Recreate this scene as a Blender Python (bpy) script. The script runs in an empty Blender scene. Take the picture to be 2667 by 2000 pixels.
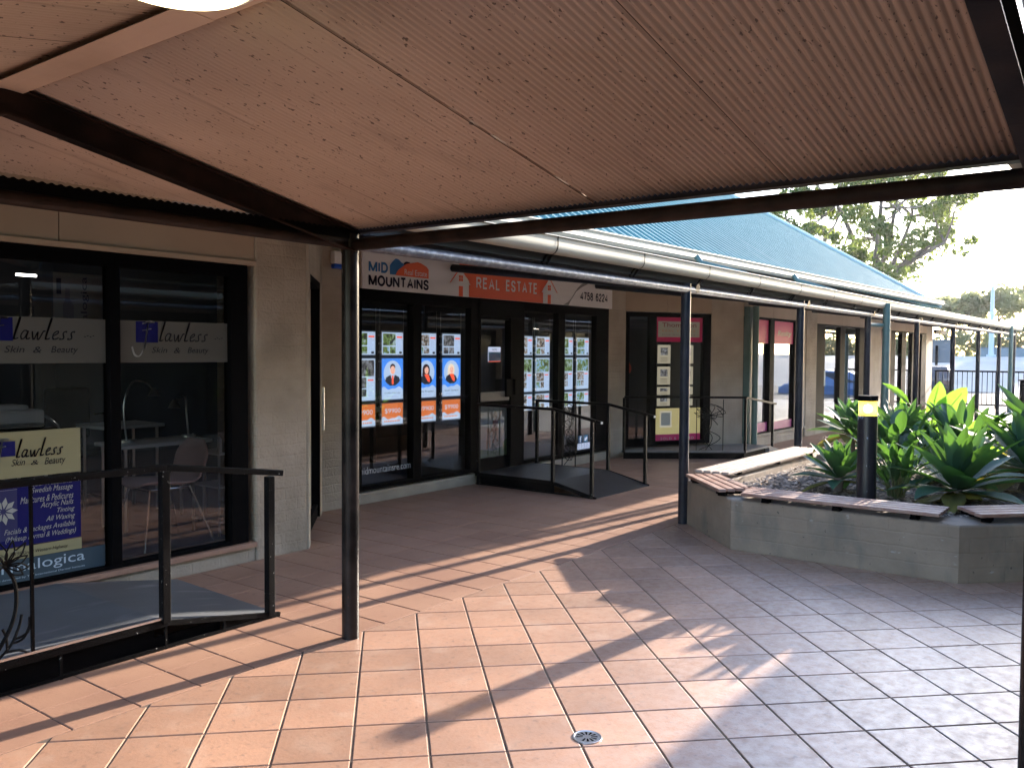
import bpy, math, random
from mathutils import Vector, Matrix
random.seed(7)
SC = bpy.context.scene
COL = SC.collection
R = math.radians

# ------------------------------------------------------------ camera
YAW, PIT, ROL, EYE = R(37.146), R(-2.154), R(0.3826), 1.6
fw = Vector((math.cos(YAW)*math.cos(PIT), math.sin(YAW)*math.cos(PIT), math.sin(PIT)))
rt = Vector((math.sin(YAW), -math.cos(YAW), 0))
up = rt.cross(fw)
r2 = rt*math.cos(ROL)+up*math.sin(ROL)
u2 = up*math.cos(ROL)-rt*math.sin(ROL)
cd = bpy.data.cameras.new('camera')
cd.sensor_width = 36; cd.lens = 30.505; cd.clip_start = .05; cd.clip_end = 2500
cam = bpy.data.objects.new('camera', cd); COL.objects.link(cam)
m = Matrix((r2, u2, -fw)).transposed().to_4x4(); m.translation = (0, 0, EYE)
cam.matrix_world = m
SC.camera = cam

# ------------------------------------------------------------ light
SUN_EL, SUN_AZ = R(14.3), R(-6.3)
S = Vector((math.cos(SUN_EL)*math.cos(SUN_AZ), math.cos(SUN_EL)*math.sin(SUN_AZ), math.sin(SUN_EL)))
W = bpy.data.worlds.new('World'); SC.world = W; W.use_nodes = True
nt = W.node_tree
sky = nt.nodes.new('ShaderNodeTexSky'); sky.sky_type = 'NISHITA'; sky.sun_disc = False
sky.sun_elevation = SUN_EL; sky.sun_rotation = R(90)-SUN_AZ
sky.air_density = 1.0; sky.dust_density = 1.2; sky.ozone_density = 1.0; sky.altitude = 200
bg = nt.nodes['Background']; bg.inputs[1].default_value = 0.15
tint = nt.nodes.new('ShaderNodeMix'); tint.data_type = 'RGBA'; tint.blend_type = 'MULTIPLY'; tint.inputs[0].default_value = 1; tint.inputs[7].default_value = (.91, .965, 1.11, 1)
nt.links.new(sky.outputs[0], tint.inputs[6]); nt.links.new(tint.outputs[2], bg.inputs[0])
sl = bpy.data.lights.new('sun', 'SUN'); sl.energy = 3.3; sl.angle = R(.55); sl.color = (1, .88, .74)
so = bpy.data.objects.new('sun', sl); COL.objects.link(so)
so.rotation_euler = S.to_track_quat('Z', 'Y').to_euler()
SC.view_settings.view_transform = 'Standard'; SC.view_settings.look = 'None'
SC.view_settings.exposure = 2.72; SC.view_settings.gamma = 1
SC.cycles.max_bounces = 10; SC.cycles.diffuse_bounces = 6; SC.cycles.glossy_bounces = 4
SC.cycles.transmission_bounces = 6; SC.cycles.transparent_max_bounces = 12
SC.cycles.sample_clamp_indirect = 6

# ------------------------------------------------------------ materials
def mat(name, col, rough=.55, metal=0., col2=None, vs=4., vd=4, lo=.35, hi=.65, bump=0., bs=40., spec=.5, emit=None, es=0., stretch=None):
    mt = bpy.data.materials.new(name); mt.use_nodes = True
    n = mt.node_tree; b = n.nodes['Principled BSDF']
    b.inputs['Base Color'].default_value = (*col, 1); b.inputs['Roughness'].default_value = rough
    b.inputs['Metallic'].default_value = metal; b.inputs['Specular IOR Level'].default_value = spec
    if emit: b.inputs['Emission Color'].default_value = (*emit, 1); b.inputs['Emission Strength'].default_value = es
    g = None
    if col2 or bump:
        g = n.nodes.new('ShaderNodeNewGeometry'); src = g.outputs['Position']
        if stretch:
            mp = n.nodes.new('ShaderNodeMapping'); mp.inputs['Scale'].default_value = stretch
            n.links.new(src, mp.inputs[0]); src = mp.outputs[0]
    if col2:
        t = n.nodes.new('ShaderNodeTexNoise'); t.inputs['Scale'].default_value = vs; t.inputs['Detail'].default_value = vd
        n.links.new(src, t.inputs['Vector'])
        r = n.nodes.new('ShaderNodeMapRange'); r.inputs[1].default_value = lo; r.inputs[2].default_value = hi
        n.links.new(t.outputs[0], r.inputs[0])
        x = n.nodes.new('ShaderNodeMix'); x.data_type = 'RGBA'
        x.inputs[6].default_value = (*col, 1); x.inputs[7].default_value = (*col2, 1)
        n.links.new(r.outputs[0], x.inputs[0]); n.links.new(x.outputs[2], b.inputs['Base Color'])
    if bump:
        t = n.nodes.new('ShaderNodeTexNoise'); t.inputs['Scale'].default_value = bs; t.inputs['Detail'].default_value = 5
        n.links.new(src, t.inputs['Vector'])
        p = n.nodes.new('ShaderNodeBump'); p.inputs['Strength'].default_value = bump; p.inputs['Distance'].default_value = .01
        n.links.new(t.outputs[0], p.inputs['Height']); n.links.new(p.outputs[0], b.inputs['Normal'])
    return mt

def nd(mt, kind, **kw):
    k = mt.node_tree.nodes.new(kind)
    for a, v in kw.items(): setattr(k, a, v)
    return k

def overlay(mt, col, scale, lo, hi, stretch=(1, 1, 1), tex='ShaderNodeTexNoise', detail=3, amount=1.):
    """mix a second colour over whatever feeds Base Color, masked by a stretched noise (stains, specks)"""
    n = mt.node_tree; b = n.nodes['Principled BSDF']
    g = nd(mt, 'ShaderNodeNewGeometry'); mp = nd(mt, 'ShaderNodeMapping'); mp.inputs['Scale'].default_value = stretch
    n.links.new(g.outputs['Position'], mp.inputs[0])
    t = nd(mt, tex); t.inputs['Scale'].default_value = scale
    if 'Detail' in t.inputs: t.inputs['Detail'].default_value = detail
    n.links.new(mp.outputs[0], t.inputs['Vector'])
    r = nd(mt, 'ShaderNodeMapRange'); r.inputs[1].default_value = lo; r.inputs[2].default_value = hi; r.inputs[4].default_value = amount
    n.links.new(t.outputs[0], r.inputs[0])
    x = nd(mt, 'ShaderNodeMix', data_type='RGBA'); x.inputs[7].default_value = (*col, 1)
    bc = b.inputs['Base Color']
    if bc.is_linked: n.links.new(bc.links[0].from_socket, x.inputs[6])
    else: x.inputs[6].default_value = bc.default_value
    n.links.new(r.outputs[0], x.inputs[0]); n.links.new(x.outputs[2], bc)

def brick_relief(mt, bw, rh, strength):
    n = mt.node_tree; bs = n.nodes['Principled BSDF']; g = nd(mt, 'ShaderNodeNewGeometry'); sp = nd(mt, 'ShaderNodeSeparateXYZ'); ad = nd(mt, 'ShaderNodeMath', operation='SUBTRACT'); cm = nd(mt, 'ShaderNodeCombineXYZ')
    n.links.new(g.outputs['Position'], sp.inputs[0]); n.links.new(sp.outputs[0], ad.inputs[0]); n.links.new(sp.outputs[1], ad.inputs[1]); n.links.new(ad.outputs[0], cm.inputs[0]); n.links.new(sp.outputs[2], cm.inputs[1])
    no = nd(mt, 'ShaderNodeTexNoise'); no.inputs['Scale'].default_value = 9; ad2 = nd(mt, 'ShaderNodeMix', data_type='RGBA', blend_type='LINEAR_LIGHT'); ad2.inputs[0].default_value = .012
    n.links.new(g.outputs['Position'], no.inputs['Vector']); n.links.new(cm.outputs[0], ad2.inputs[6]); n.links.new(no.outputs['Color'], ad2.inputs[7])
    k = nd(mt, 'ShaderNodeTexBrick'); k.inputs['Scale'].default_value = 1; k.inputs['Brick Width'].default_value = bw; k.inputs['Row Height'].default_value = rh; k.inputs['Mortar Size'].default_value = .009; k.inputs['Mortar Smooth'].default_value = .8
    n.links.new(ad2.outputs[2], k.inputs['Vector']); q = nd(mt, 'ShaderNodeBump'); q.inputs['Strength'].default_value = strength; q.inputs['Distance'].default_value = .008; q.invert = True
    n.links.new(k.outputs['Fac'], q.inputs['Height']); n.links.new(bs.inputs['Normal'].links[0].from_socket, q.inputs['Normal']); n.links.new(q.outputs[0], bs.inputs['Normal'])
def per_island(mt, amount):
    n = mt.node_tree; b = n.nodes['Principled BSDF']
    g = nd(mt, 'ShaderNodeNewGeometry'); h = nd(mt, 'ShaderNodeHueSaturation')
    r = nd(mt, 'ShaderNodeMapRange'); r.inputs[3].default_value = 1-amount; r.inputs[4].default_value = 1+amount
    n.links.new(g.outputs['Random Per Island'], r.inputs[0]); n.links.new(r.outputs[0], h.inputs['Value'])
    bc = b.inputs['Base Color']
    if bc.is_linked: n.links.new(bc.links[0].from_socket, h.inputs['Color'])
    else: h.inputs['Color'].default_value = bc.default_value
    n.links.new(h.outputs[0], bc)

M = {}
M['tile'] = mat('terracotta_tile', (.42, .235, .152), .5, col2=(.34, .19, .125), vs=2.2, vd=6, bump=.10, bs=60, spec=.5)
overlay(M['tile'], (.15, .09, .07), 30, .58, .72, detail=8, amount=.6)
overlay(M['tile'], (.48, .34, .26), 5, .55, .8, detail=5, amount=.6)
per_island(M['tile'], .18)
for q_ in ('tile',):
    p_ = M[q_].node_tree.nodes['Principled BSDF']; p_.inputs['Coat Roughness'].default_value = .40; p_.inputs['Coat IOR'].default_value = 1.75
    t_ = M[q_].node_tree; g_ = nd(M[q_], 'ShaderNodeNewGeometry'); n_ = nd(M[q_], 'ShaderNodeTexNoise'); n_.inputs['Scale'].default_value = 16; n_.inputs['Detail'].default_value = 9; n_.inputs['Roughness'].default_value = .7
    r_ = nd(M[q_], 'ShaderNodeMapRange'); r_.inputs[1].default_value = .36; r_.inputs[2].default_value = .60; r_.inputs[3].default_value = .25; r_.inputs[4].default_value = 1.0
    t_.links.new(g_.outputs['Position'], n_.inputs['Vector']); t_.links.new(n_.outputs[0], r_.inputs[0]); t_.links.new(r_.outputs[0], p_.inputs['Coat Weight'])
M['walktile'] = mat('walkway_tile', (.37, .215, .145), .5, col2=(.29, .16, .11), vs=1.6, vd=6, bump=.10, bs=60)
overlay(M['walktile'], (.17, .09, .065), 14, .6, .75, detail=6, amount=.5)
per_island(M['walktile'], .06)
M['grout'] = mat('grout', (.16, .12, .09), .95, col2=(.09, .065, .05), vs=9, bump=.2, bs=200)
M['groutdk'] = mat('walkway_grout', (.17, .11, .085), .9, col2=(.1, .07, .06), vs=9)
M['asphalt'] = mat('asphalt', (.10, .10, .10), .9, col2=(.07, .07, .07), vs=2, bump=.2, bs=300)
M['concrete'] = mat('pale_concrete', (.42, .40, .37), .85, col2=(.34, .325, .30), vs=.6, vd=6, bump=.15, bs=60)
M['render'] = mat('bagged_render', (.41, .335, .25), .9, col2=(.32, .26, .19), vs=2.5, vd=6, bump=1.0, bs=38)
M['renderw'] = mat('painted_brick', (.42, .355, .27), .85, col2=(.34, .285, .215), vs=3, vd=6, bump=.5, bs=45)
brick_relief(M['render'], .235, .086, .35); brick_relief(M['renderw'], .235, .086, .4)
overlay(M['render'], (.20, .165, .12), 2.2, .55, .75, detail=7, amount=.5)
M['fascia'] = mat('fascia_board', (.40, .30, .205), .7, col2=(.35, .26, .18), vs=1.5)
M['trim'] = mat('trim_timber', (.42, .31, .21), .65)
M['black'] = mat('black_powdercoat', (.0028, .0028, .0034), .6, spec=.02)
M['blackpost'] = mat('black_painted_steel', (.005, .0048, .005), .27, spec=.16, col2=(.022, .018, .017), vs=8, bump=.05, bs=90)
overlay(M['blackpost'], (.10, .035, .025), 22, .69, .73, stretch=(1, 1, .5), detail=5, amount=.9)
M['bluepost'] = mat('navy_black_steel', (.007, .009, .015), .36, spec=.16, col2=(.02, .022, .03), vs=8, bump=.05, bs=90)
M['rail'] = mat('chipped_black_rail', (.0035, .0035, .004), .42, spec=.09, bump=.25, bs=90)
overlay(M['rail'], (.45, .45, .43), 55, .70, .73, detail=5, amount=.9)
M['beamdk'] = mat('dark_brown_steel', (.010, .0062, .005), .5, spec=.14, col2=(.034, .02, .015), vs=6, bump=.1, bs=60)
M['battenm'] = mat('dull_grey_batten', (.055, .06, .06), .9, spec=.05)
M['galv'] = mat('weathered_pipe', (.10, .105, .125), .42, metal=.5, col2=(.22, .23, .25), vs=26, vd=5, lo=.45, hi=.7, bump=.15, bs=90)
M['ceil'] = mat('corrugated_soffit', (.545, .415, .315), .65, col2=(.455, .34, .25), vs=1.4, vd=5)
overlay(M['ceil'], (.07, .045, .032), 9, .69, .78, stretch=(.5, 9, 1), detail=7, amount=.4)
overlay(M['ceil'], (.06, .04, .03), 62, .66, .69, stretch=(.55, 1.5, 1), detail=2, amount=.8)
overlay(M['ceil'], (.09, .06, .042), 2.0, .62, .80, stretch=(.35, 22, 1), detail=5, amount=.6)
overlay(M['ceil'], (.17, .115, .08), 3.2, .58, .8, stretch=(.5, 1.3, 1), detail=7, amount=.55)
M['ridge'] = mat('ridge_flashing', (.56, .42, .315), .6, col2=(.43, .315, .23), vs=2.2, lo=.5, hi=.75)
M['cream'] = mat('cream_gutter', (.37, .345, .27), .6, col2=(.29, .27, .205), vs=2.5, vd=6, stretch=(.6, 3, 3))
M['sheetg'] = mat('galvanised_sheet', (.42, .44, .45), .5, metal=.3)
M['teal'] = mat('teal_roof_sheet', (.085, .20, .20), .55, col2=(.11, .23, .225), vs=5, vd=7, spec=.3)
overlay(M['teal'], (.20, .30, .28), 1.1, .55, .8, stretch=(6, .5, .5), detail=5, amount=.35)
M['tealpipe'] = mat('green_downpipe', (.06, .12, .105), .45, col2=(.08, .15, .135), vs=5)
M['concwall'] = mat('planter_block_paint', (.30, .228, .168), .85, col2=(.225, .17, .125), vs=3, vd=7, bump=.35, bs=30)
M['slat'] = mat('weathered_red_timber', (.22, .105, .075), .55, col2=(.33, .215, .165), vs=9, vd=5, stretch=(1, 1, 4), bump=.2, bs=90)
M['slat_sunlit'] = mat('sunlight_tinted_timber', (.50, .40, .33), .6, col2=(.38, .28, .22), vs=9, vd=5, stretch=(1, 1, 4), bump=.2, bs=90)  # back bench: sunlight painted in as a paler timber colour
M['mulch'] = mat('bark', (.17, .115, .085), .95, col2=(.33, .25, .19), vs=35)
M['soil'] = mat('soil', (.09, .065, .05), .95, col2=(.15, .11, .085), vs=14, bump=.8, bs=50)
M['deck'] = mat('ramp_deck_plate', (.115, .125, .14), .45, col2=(.085, .092, .105), vs=2, vd=6, bump=.12, bs=120)
overlay(M['deck'], (.34, .34, .35), 3.2, .60, .72, stretch=(.6, 2.4, 1), detail=9, amount=.55)
M['rubber'] = mat('black_plate', (.02, .02, .022), .6)
M['steel'] = mat('bright_steel', (.75, .75, .74), .28, metal=1)
M['chrome'] = mat('chrome', (.8, .8, .82), .15, metal=1)
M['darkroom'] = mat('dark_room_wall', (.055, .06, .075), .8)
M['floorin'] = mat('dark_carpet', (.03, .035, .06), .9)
M['soffin'] = mat('interior_soffit', (.30, .30, .29), .8)
M['white'] = mat('white_laminate', (.8, .8, .8), .4)
M['whitep'] = mat('white_paint', (.78, .76, .72), .5)
M['pinkshell'] = mat('dusty_pink_plastic', (.78, .56, .52), .45)
M['bark'] = mat('eucalypt_bark', (.22, .18, .15), .9, col2=(.10, .08, .07), vs=3, stretch=(1, 1, .3))
M['fence'] = mat('grey_steel_fence', (.10, .12, .14), .6)
M['polem'] = mat('painted_pole', (.42, .5, .56), .4)
M['carblue'] = mat('blue_car_paint', (.10, .22, .46), .25)
M['cardark'] = mat('dark_car_paint', (.02, .02, .025), .22)
M['carglass'] = mat('car_glass', (.02, .025, .03), .06)
M['tyre'] = mat('tyre', (.02, .02, .02), .85)
M['lampglow'] = mat('lit_diffuser', (.9, .85, .6), .5, emit=(1, .86, .50), es=.95)
M['lampdim'] = mat('dim_lit_diffuser', (.6, .55, .4), .5, emit=(1, .82, .45), es=.3)
M['bolglow'] = mat('lit_bollard_lens', (.9, .7, .3), .3, emit=(1, .66, .10), es=.42)
def lensmat():
    mt = bpy.data.materials.new('amber_lens'); mt.use_nodes = True; n = mt.node_tree; n.nodes.clear(); o = nd(mt, 'ShaderNodeOutputMaterial'); x = nd(mt, 'ShaderNodeMixShader'); x.inputs[0].default_value = .45
    t = nd(mt, 'ShaderNodeBsdfTranslucent'); t.inputs[0].default_value = (.95, .78, .16, 1); p = nd(mt, 'ShaderNodeBsdfTransparent'); p.inputs[0].default_value = (1, .86, .30, 1)
    n.links.new(t.outputs[0], x.inputs[1]); n.links.new(p.outputs[0], x.inputs[2]); n.links.new(x.outputs[0], o.inputs[0]); return mt
M['lens'] = lensmat(); M['bolbulb'] = mat('lit_bollard_bulb', (1, 1, 1), .4, emit=(1, .86, .55), es=7)
M['bulb'] = mat('lit_bulb', (1, 1, 1), .4, emit=(1, .95, .85), es=3)

def glassmat(name, tint, refl=1.0, ior=1.5):
    mt = bpy.data.materials.new(name); mt.use_nodes = True; n = mt.node_tree; n.nodes.clear()
    o = nd(mt, 'ShaderNodeOutputMaterial'); x = nd(mt, 'ShaderNodeMixShader'); f = nd(mt, 'ShaderNodeFresnel'); f.inputs[0].default_value = ior
    t = nd(mt, 'ShaderNodeBsdfTransparent'); t.inputs[0].default_value = (*tint, 1)
    g = nd(mt, 'ShaderNodeBsdfGlossy'); g.inputs['Roughness'].default_value = 0.004; g.inputs[0].default_value = (.95, .97, 1, 1)
    k = nd(mt, 'ShaderNodeMath', operation='MULTIPLY'); k.inputs[1].default_value = refl; k.use_clamp = True
    n.links.new(f.outputs[0], k.inputs[0]); n.links.new(k.outputs[0], x.inputs[0]); n.links.new(t.outputs[0], x.inputs[1]); n.links.new(g.outputs[0], x.inputs[2])
    n.links.new(x.outputs[0], o.inputs[0]); return mt
M['glass'] = glassmat('shop_glass', (.86, .87, .87), 1.8)
M['frost'] = mat('frosted_film', (.105, .10, .085), .6, spec=.1)

def leafmat(name, col, trans, col2=None, k=.5, vs=3.):
    mt = mat(name, col, .5, col2=col2, vs=vs, spec=.25)
    n = mt.node_tree; b = n.nodes['Principled BSDF']; o = n.nodes['Material Output']
    t = nd(mt, 'ShaderNodeBsdfTranslucent'); t.inputs[0].default_value = (*trans, 1)
    x = nd(mt, 'ShaderNodeMixShader'); x.inputs[0].default_value = k
    n.links.new(b.outputs[0], x.inputs[1]); n.links.new(t.outputs[0], x.inputs[2]); n.links.new(x.outputs[0], o.inputs[0])
    return mt
M['agave'] = leafmat('agave_leaf', (.050, .105, .062), (.12, .27, .03), (.032, .075, .05), .25, 6)
per_island(M['agave'], .30)
M['agavey'] = leafmat('yellowed_leaf', (.22, .19, .05), (.40, .36, .06), (.12, .12, .05), .35, 6)
M['banana'] = leafmat('broad_leaf', (.09, .20, .035), (.26, .52, .05), (.07, .16, .03), .5, 6)
M['strel'] = leafmat('strelitzia_leaf', (.035, .075, .036), (.11, .25, .03), (.026, .055, .03), .30, 6)
per_island(M['strel'], .35); per_island(M['banana'], .12)
M['stalk'] = mat('leaf_stalk', (.10, .16, .05), .5, col2=(.16, .14, .06), vs=9)
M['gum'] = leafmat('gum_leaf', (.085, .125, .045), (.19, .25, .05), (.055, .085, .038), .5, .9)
M['gum2'] = leafmat('glare_lightened_leaf', (.15, .165, .09), (.30, .32, .14), (.10, .12, .075), .5, .7)  # leaf colour lightened to carry the glare over the far trees

# ------------------------------------------------------------ helpers
class MB:
    def __init__(s): s.v = []; s.f = []; s.m = []
    def add(s, vs, fs, m=0):
        k = len(s.v); s.v += [tuple(q) for q in vs]; s.f += [tuple(i+k for i in f) for f in fs]; s.m += [m]*len(fs); return s
    def box(s, x0, x1, y0, y1, z0, z1, m=0):
        return s.hexa([(x0, y0, z0), (x1, y0, z0), (x1, y1, z0), (x0, y1, z0), (x0, y0, z1), (x1, y0, z1), (x1, y1, z1), (x0, y1, z1)], m)
    def hexa(s, p, m=0):
        return s.add(p, [(3, 2, 1, 0), (4, 5, 6, 7), (0, 1, 5, 4), (1, 2, 6, 5), (2, 3, 7, 6), (3, 0, 4, 7)], m)
    def bar(s, a, b, w, h, m=0, upv=(0, 0, 1)):
        a = Vector(a); b = Vector(b); d = (b-a).normalized(); u = Vector(upv)
        if abs(d.dot(u)) > .99: u = Vector((1, 0, 0))
        x = d.cross(u).normalized(); y = x.cross(d)
        x *= w/2; y *= h/2
        return s.hexa([a-x-y, b-x-y, b+x-y, a+x-y, a-x+y, b-x+y, b+x+y, a+x+y], m)
    def tube(s, pts, r, n=12, m=0, cap=True):
        pts = [Vector(p) for p in pts]; rs = r if isinstance(r, (list, tuple)) else [r]*len(pts)
        k = len(s.v); px = None
        for i, p in enumerate(pts):
            d = (pts[min(i+1, len(pts)-1)]-pts[max(i-1, 0)]).normalized()
            if px is None:
                u = Vector((0, 0, 1)) if abs(d.z) < .9 else Vector((1, 0, 0)); px = d.cross(u).normalized()
            else: px = (px-d*px.dot(d)).normalized()
            py = d.cross(px)
            for j in range(n):
                a = 2*math.pi*j/n; s.v.append(tuple(p+(px*math.cos(a)+py*math.sin(a))*rs[i]))
        for i in range(len(pts)-1):
            for j in range(n):
                s.f.append((k+i*n+j, k+i*n+(j+1) % n, k+(i+1)*n+(j+1) % n, k+(i+1)*n+j)); s.m.append(m)
        if cap:
            s.f.append(tuple(k+j for j in range(n))[::-1]); s.m.append(m)
            e = k+(len(pts)-1)*n; s.f.append(tuple(e+j for j in range(n))); s.m.append(m)
        return s
    def prism(s, poly, z0, z1, m=0):
        n = len(poly); k = len(s.v)
        s.v += [(p[0], p[1], z0) for p in poly]+[(p[0], p[1], z1) for p in poly]
        s.f += [tuple(k+i for i in range(n))[::-1], tuple(k+n+i for i in range(n))]+[(k+i, k+(i+1) % n, k+n+(i+1) % n, k+n+i) for i in range(n)]
        s.m += [m]*(n+2); return s
    def islands(s):
        par = list(range(len(s.v)))
        def find(a):
            while par[a] != a: par[a] = par[par[a]]; a = par[a]
            return a
        for f in s.f:
            for q in f[1:]: par[find(q)] = find(f[0])
        out = {}
        for f, mm in zip(s.f, s.m): out.setdefault(find(f[0]), []).append((f, mm))
        res = []
        for fs in out.values():
            c = MB(); ids = {}
            for f, mm in fs:
                for q in f:
                    if q not in ids: ids[q] = len(c.v); c.v.append(s.v[q])
                c.f.append(tuple(ids[q] for q in f)); c.m.append(mm)
            res.append(c)
        return res
    def build(s, name, mats, parent=None, smooth=False, bevel=0., label=None):
        if parent and name in ('wall', 'fascia_board', 'void_shade_panel', 'edge_angle', 'sill_wall', 'room_wall', 'end_cap', 'batten'):
            isl = s.islands()
            if len(isl) > 1: return [c.build(name, mats, parent, smooth, bevel, label) for c in isl][-1]
        o = None
        me = bpy.data.meshes.new(name)
        off = Vector(parent_loc(parent)) if parent else Vector((0, 0, 0))
        me.from_pydata([(a-off.x, b-off.y, c-off.z) for a, b, c in s.v], [], s.f)
        if not isinstance(mats, (list, tuple)): mats = [mats]
        for q in mats: me.materials.append(M[q] if isinstance(q, str) else q)
        me.polygons.foreach_set('material_index', s.m)
        if smooth: me.polygons.foreach_set('use_smooth', [True]*len(me.polygons))
        me.update()
        o = bpy.data.objects.new(name, me); COL.objects.link(o)
        if parent: o.parent = parent
        if smooth and len(s.f) < 40000 and smooth != 'all':
            md = o.modifiers.new('edge', 'EDGE_SPLIT'); md.split_angle = R(40)
        if bevel:
            md = o.modifiers.new('bevel', 'BEVEL'); md.width = bevel; md.segments = 2; md.limit_method = 'ANGLE'
        if label: o['label'] = label
        return o

def parent_loc(p):
    l = Vector((0, 0, 0))
    while p: l += p.location; p = p.parent
    return l
def thing(name, label, cat, loc=(0, 0, 0), group=None):
    o = bpy.data.objects.new(name, None); COL.objects.link(o); o.location = loc; o.empty_display_size = .1
    o['label'] = label; o['category'] = cat
    if group: o['group'] = group
    return o
def tag(o, label, cat, group=None, kind=None):
    o['label'] = label; o['category'] = cat
    if group: o['group'] = group
    if kind: o['kind'] = kind
    return o
def struct(o, label=None, kind='structure', cat=None):
    o['kind'] = kind
    if label: o['label'] = label
    if cat: o['category'] = cat
    return o

class Fr:
    """vertical facade plane: point(s, z, out)"""
    def __init__(s, o, d):
        s.o = Vector((o[0], o[1], 0)); s.d = Vector((d[0], d[1], 0)).normalized(); s.n = Vector((s.d.y, -s.d.x, 0))
    def p(s, a, z, out=0.): return s.o+s.d*a+s.n*out+Vector((0, 0, z))
    def box(s, mb, a0, a1, z0, z1, o0, o1, m=0):
        q = s.p
        return mb.hexa([q(a0, z0, o1), q(a1, z0, o1), q(a1, z0, o0), q(a0, z0, o0), q(a0, z1, o1), q(a1, z1, o1), q(a1, z1, o0), q(a0, z1, o0)], m)
    def quad(s, mb, a0, a1, z0, z1, out, m=0):
        return mb.add([s.p(a0, z0, out), s.p(a1, z0, out), s.p(a1, z1, out), s.p(a0, z1, out)], [(0, 1, 2, 3)], m)
    def poly(s, mb, pts, out, m=0):
        return mb.add([s.p(a, z, out) for a, z in pts], [tuple(range(len(pts)))], m)
    def disc(s, mb, a, z, ra, rz, out, m=0, n=24):
        return s.poly(mb, [(a+ra*math.cos(2*math.pi*i/n), z+rz*math.sin(2*math.pi*i/n)) for i in range(n)], out, m)
FX = lambda Y: Fr((0, Y), (1, 0))

def glyphs(s, shear=0., bold=0., spacing=1.):
    cu = bpy.data.curves.new('t', 'FONT'); cu.body = s; cu.shear = shear; cu.offset = bold; cu.space_character = spacing; cu.resolution_u = 3
    o = bpy.data.objects.new('t', cu); COL.objects.link(o)
    bpy.context.view_layer.update()
    me = bpy.data.meshes.new_from_object(o.evaluated_get(bpy.context.evaluated_depsgraph_get()))
    v = [(q.co.x, q.co.y) for q in me.vertices]; f = [tuple(p.vertices) for p in me.polygons]
    bpy.data.objects.remove(o); bpy.data.curves.remove(cu); bpy.data.meshes.remove(me)
    return v, f
def text(mb, fr, s, a0, a1, z0, z1, out, m=0, shear=0., bold=0., spacing=1., rot=False):
    v, f = glyphs(s, shear, bold, spacing)
    if rot: v = [(-y, x) for x, y in v]
    x0 = min(p[0] for p in v); x1 = max(p[0] for p in v); y0 = min(p[1] for p in v); y1 = max(p[1] for p in v)
    mb.add([fr.p(a0+(x-x0)/(x1-x0)*(a1-a0), z0+(y-y0)/(y1-y0)*(z1-z0), out) for x, y in v], f, m)
def stroke(mb, fr, pts, w, out, m=0):
    """flat calligraphic ribbon; pts are (a, z); broad-nib pen at 35 degrees"""
    pts = cat(pts, 8); c, s_ = math.cos(R(38))*w/2, math.sin(R(38))*w/2
    vs = []
    for i, (a, z) in enumerate(pts):
        vs += [fr.p(a-c, z-s_, out), fr.p(a+c, z+s_, out)]
    mb.add(vs, [(2*i, 2*i+1, 2*i+3, 2*i+2) for i in range(len(pts)-1)], m)
    vs = [fr.p(a-.25*w*dx, z-.25*w*dz, out) for a, z in pts for dx, dz in ((1, -1), (-1, 1))]
    mb.add(vs, [(2*i, 2*i+1, 2*i+3, 2*i+2) for i in range(len(pts)-1)], m)
def cat(p, k):
    out = []
    n = len(p)
    for i in range(n-1):
        p0 = p[max(i-1, 0)]; p1 = p[i]; p2 = p[i+1]; p3 = p[min(i+2, n-1)]
        for j in range(k):
            t = j/k
            out.append(tuple(.5*(2*b+(c-a)*t+(2*a-5*b+4*c-d)*t*t+(3*b-a-3*c+d)*t**3) for a, b, c, d in zip(p0, p1, p2, p3)))
    out.append(tuple(p[-1])); return out

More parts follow.
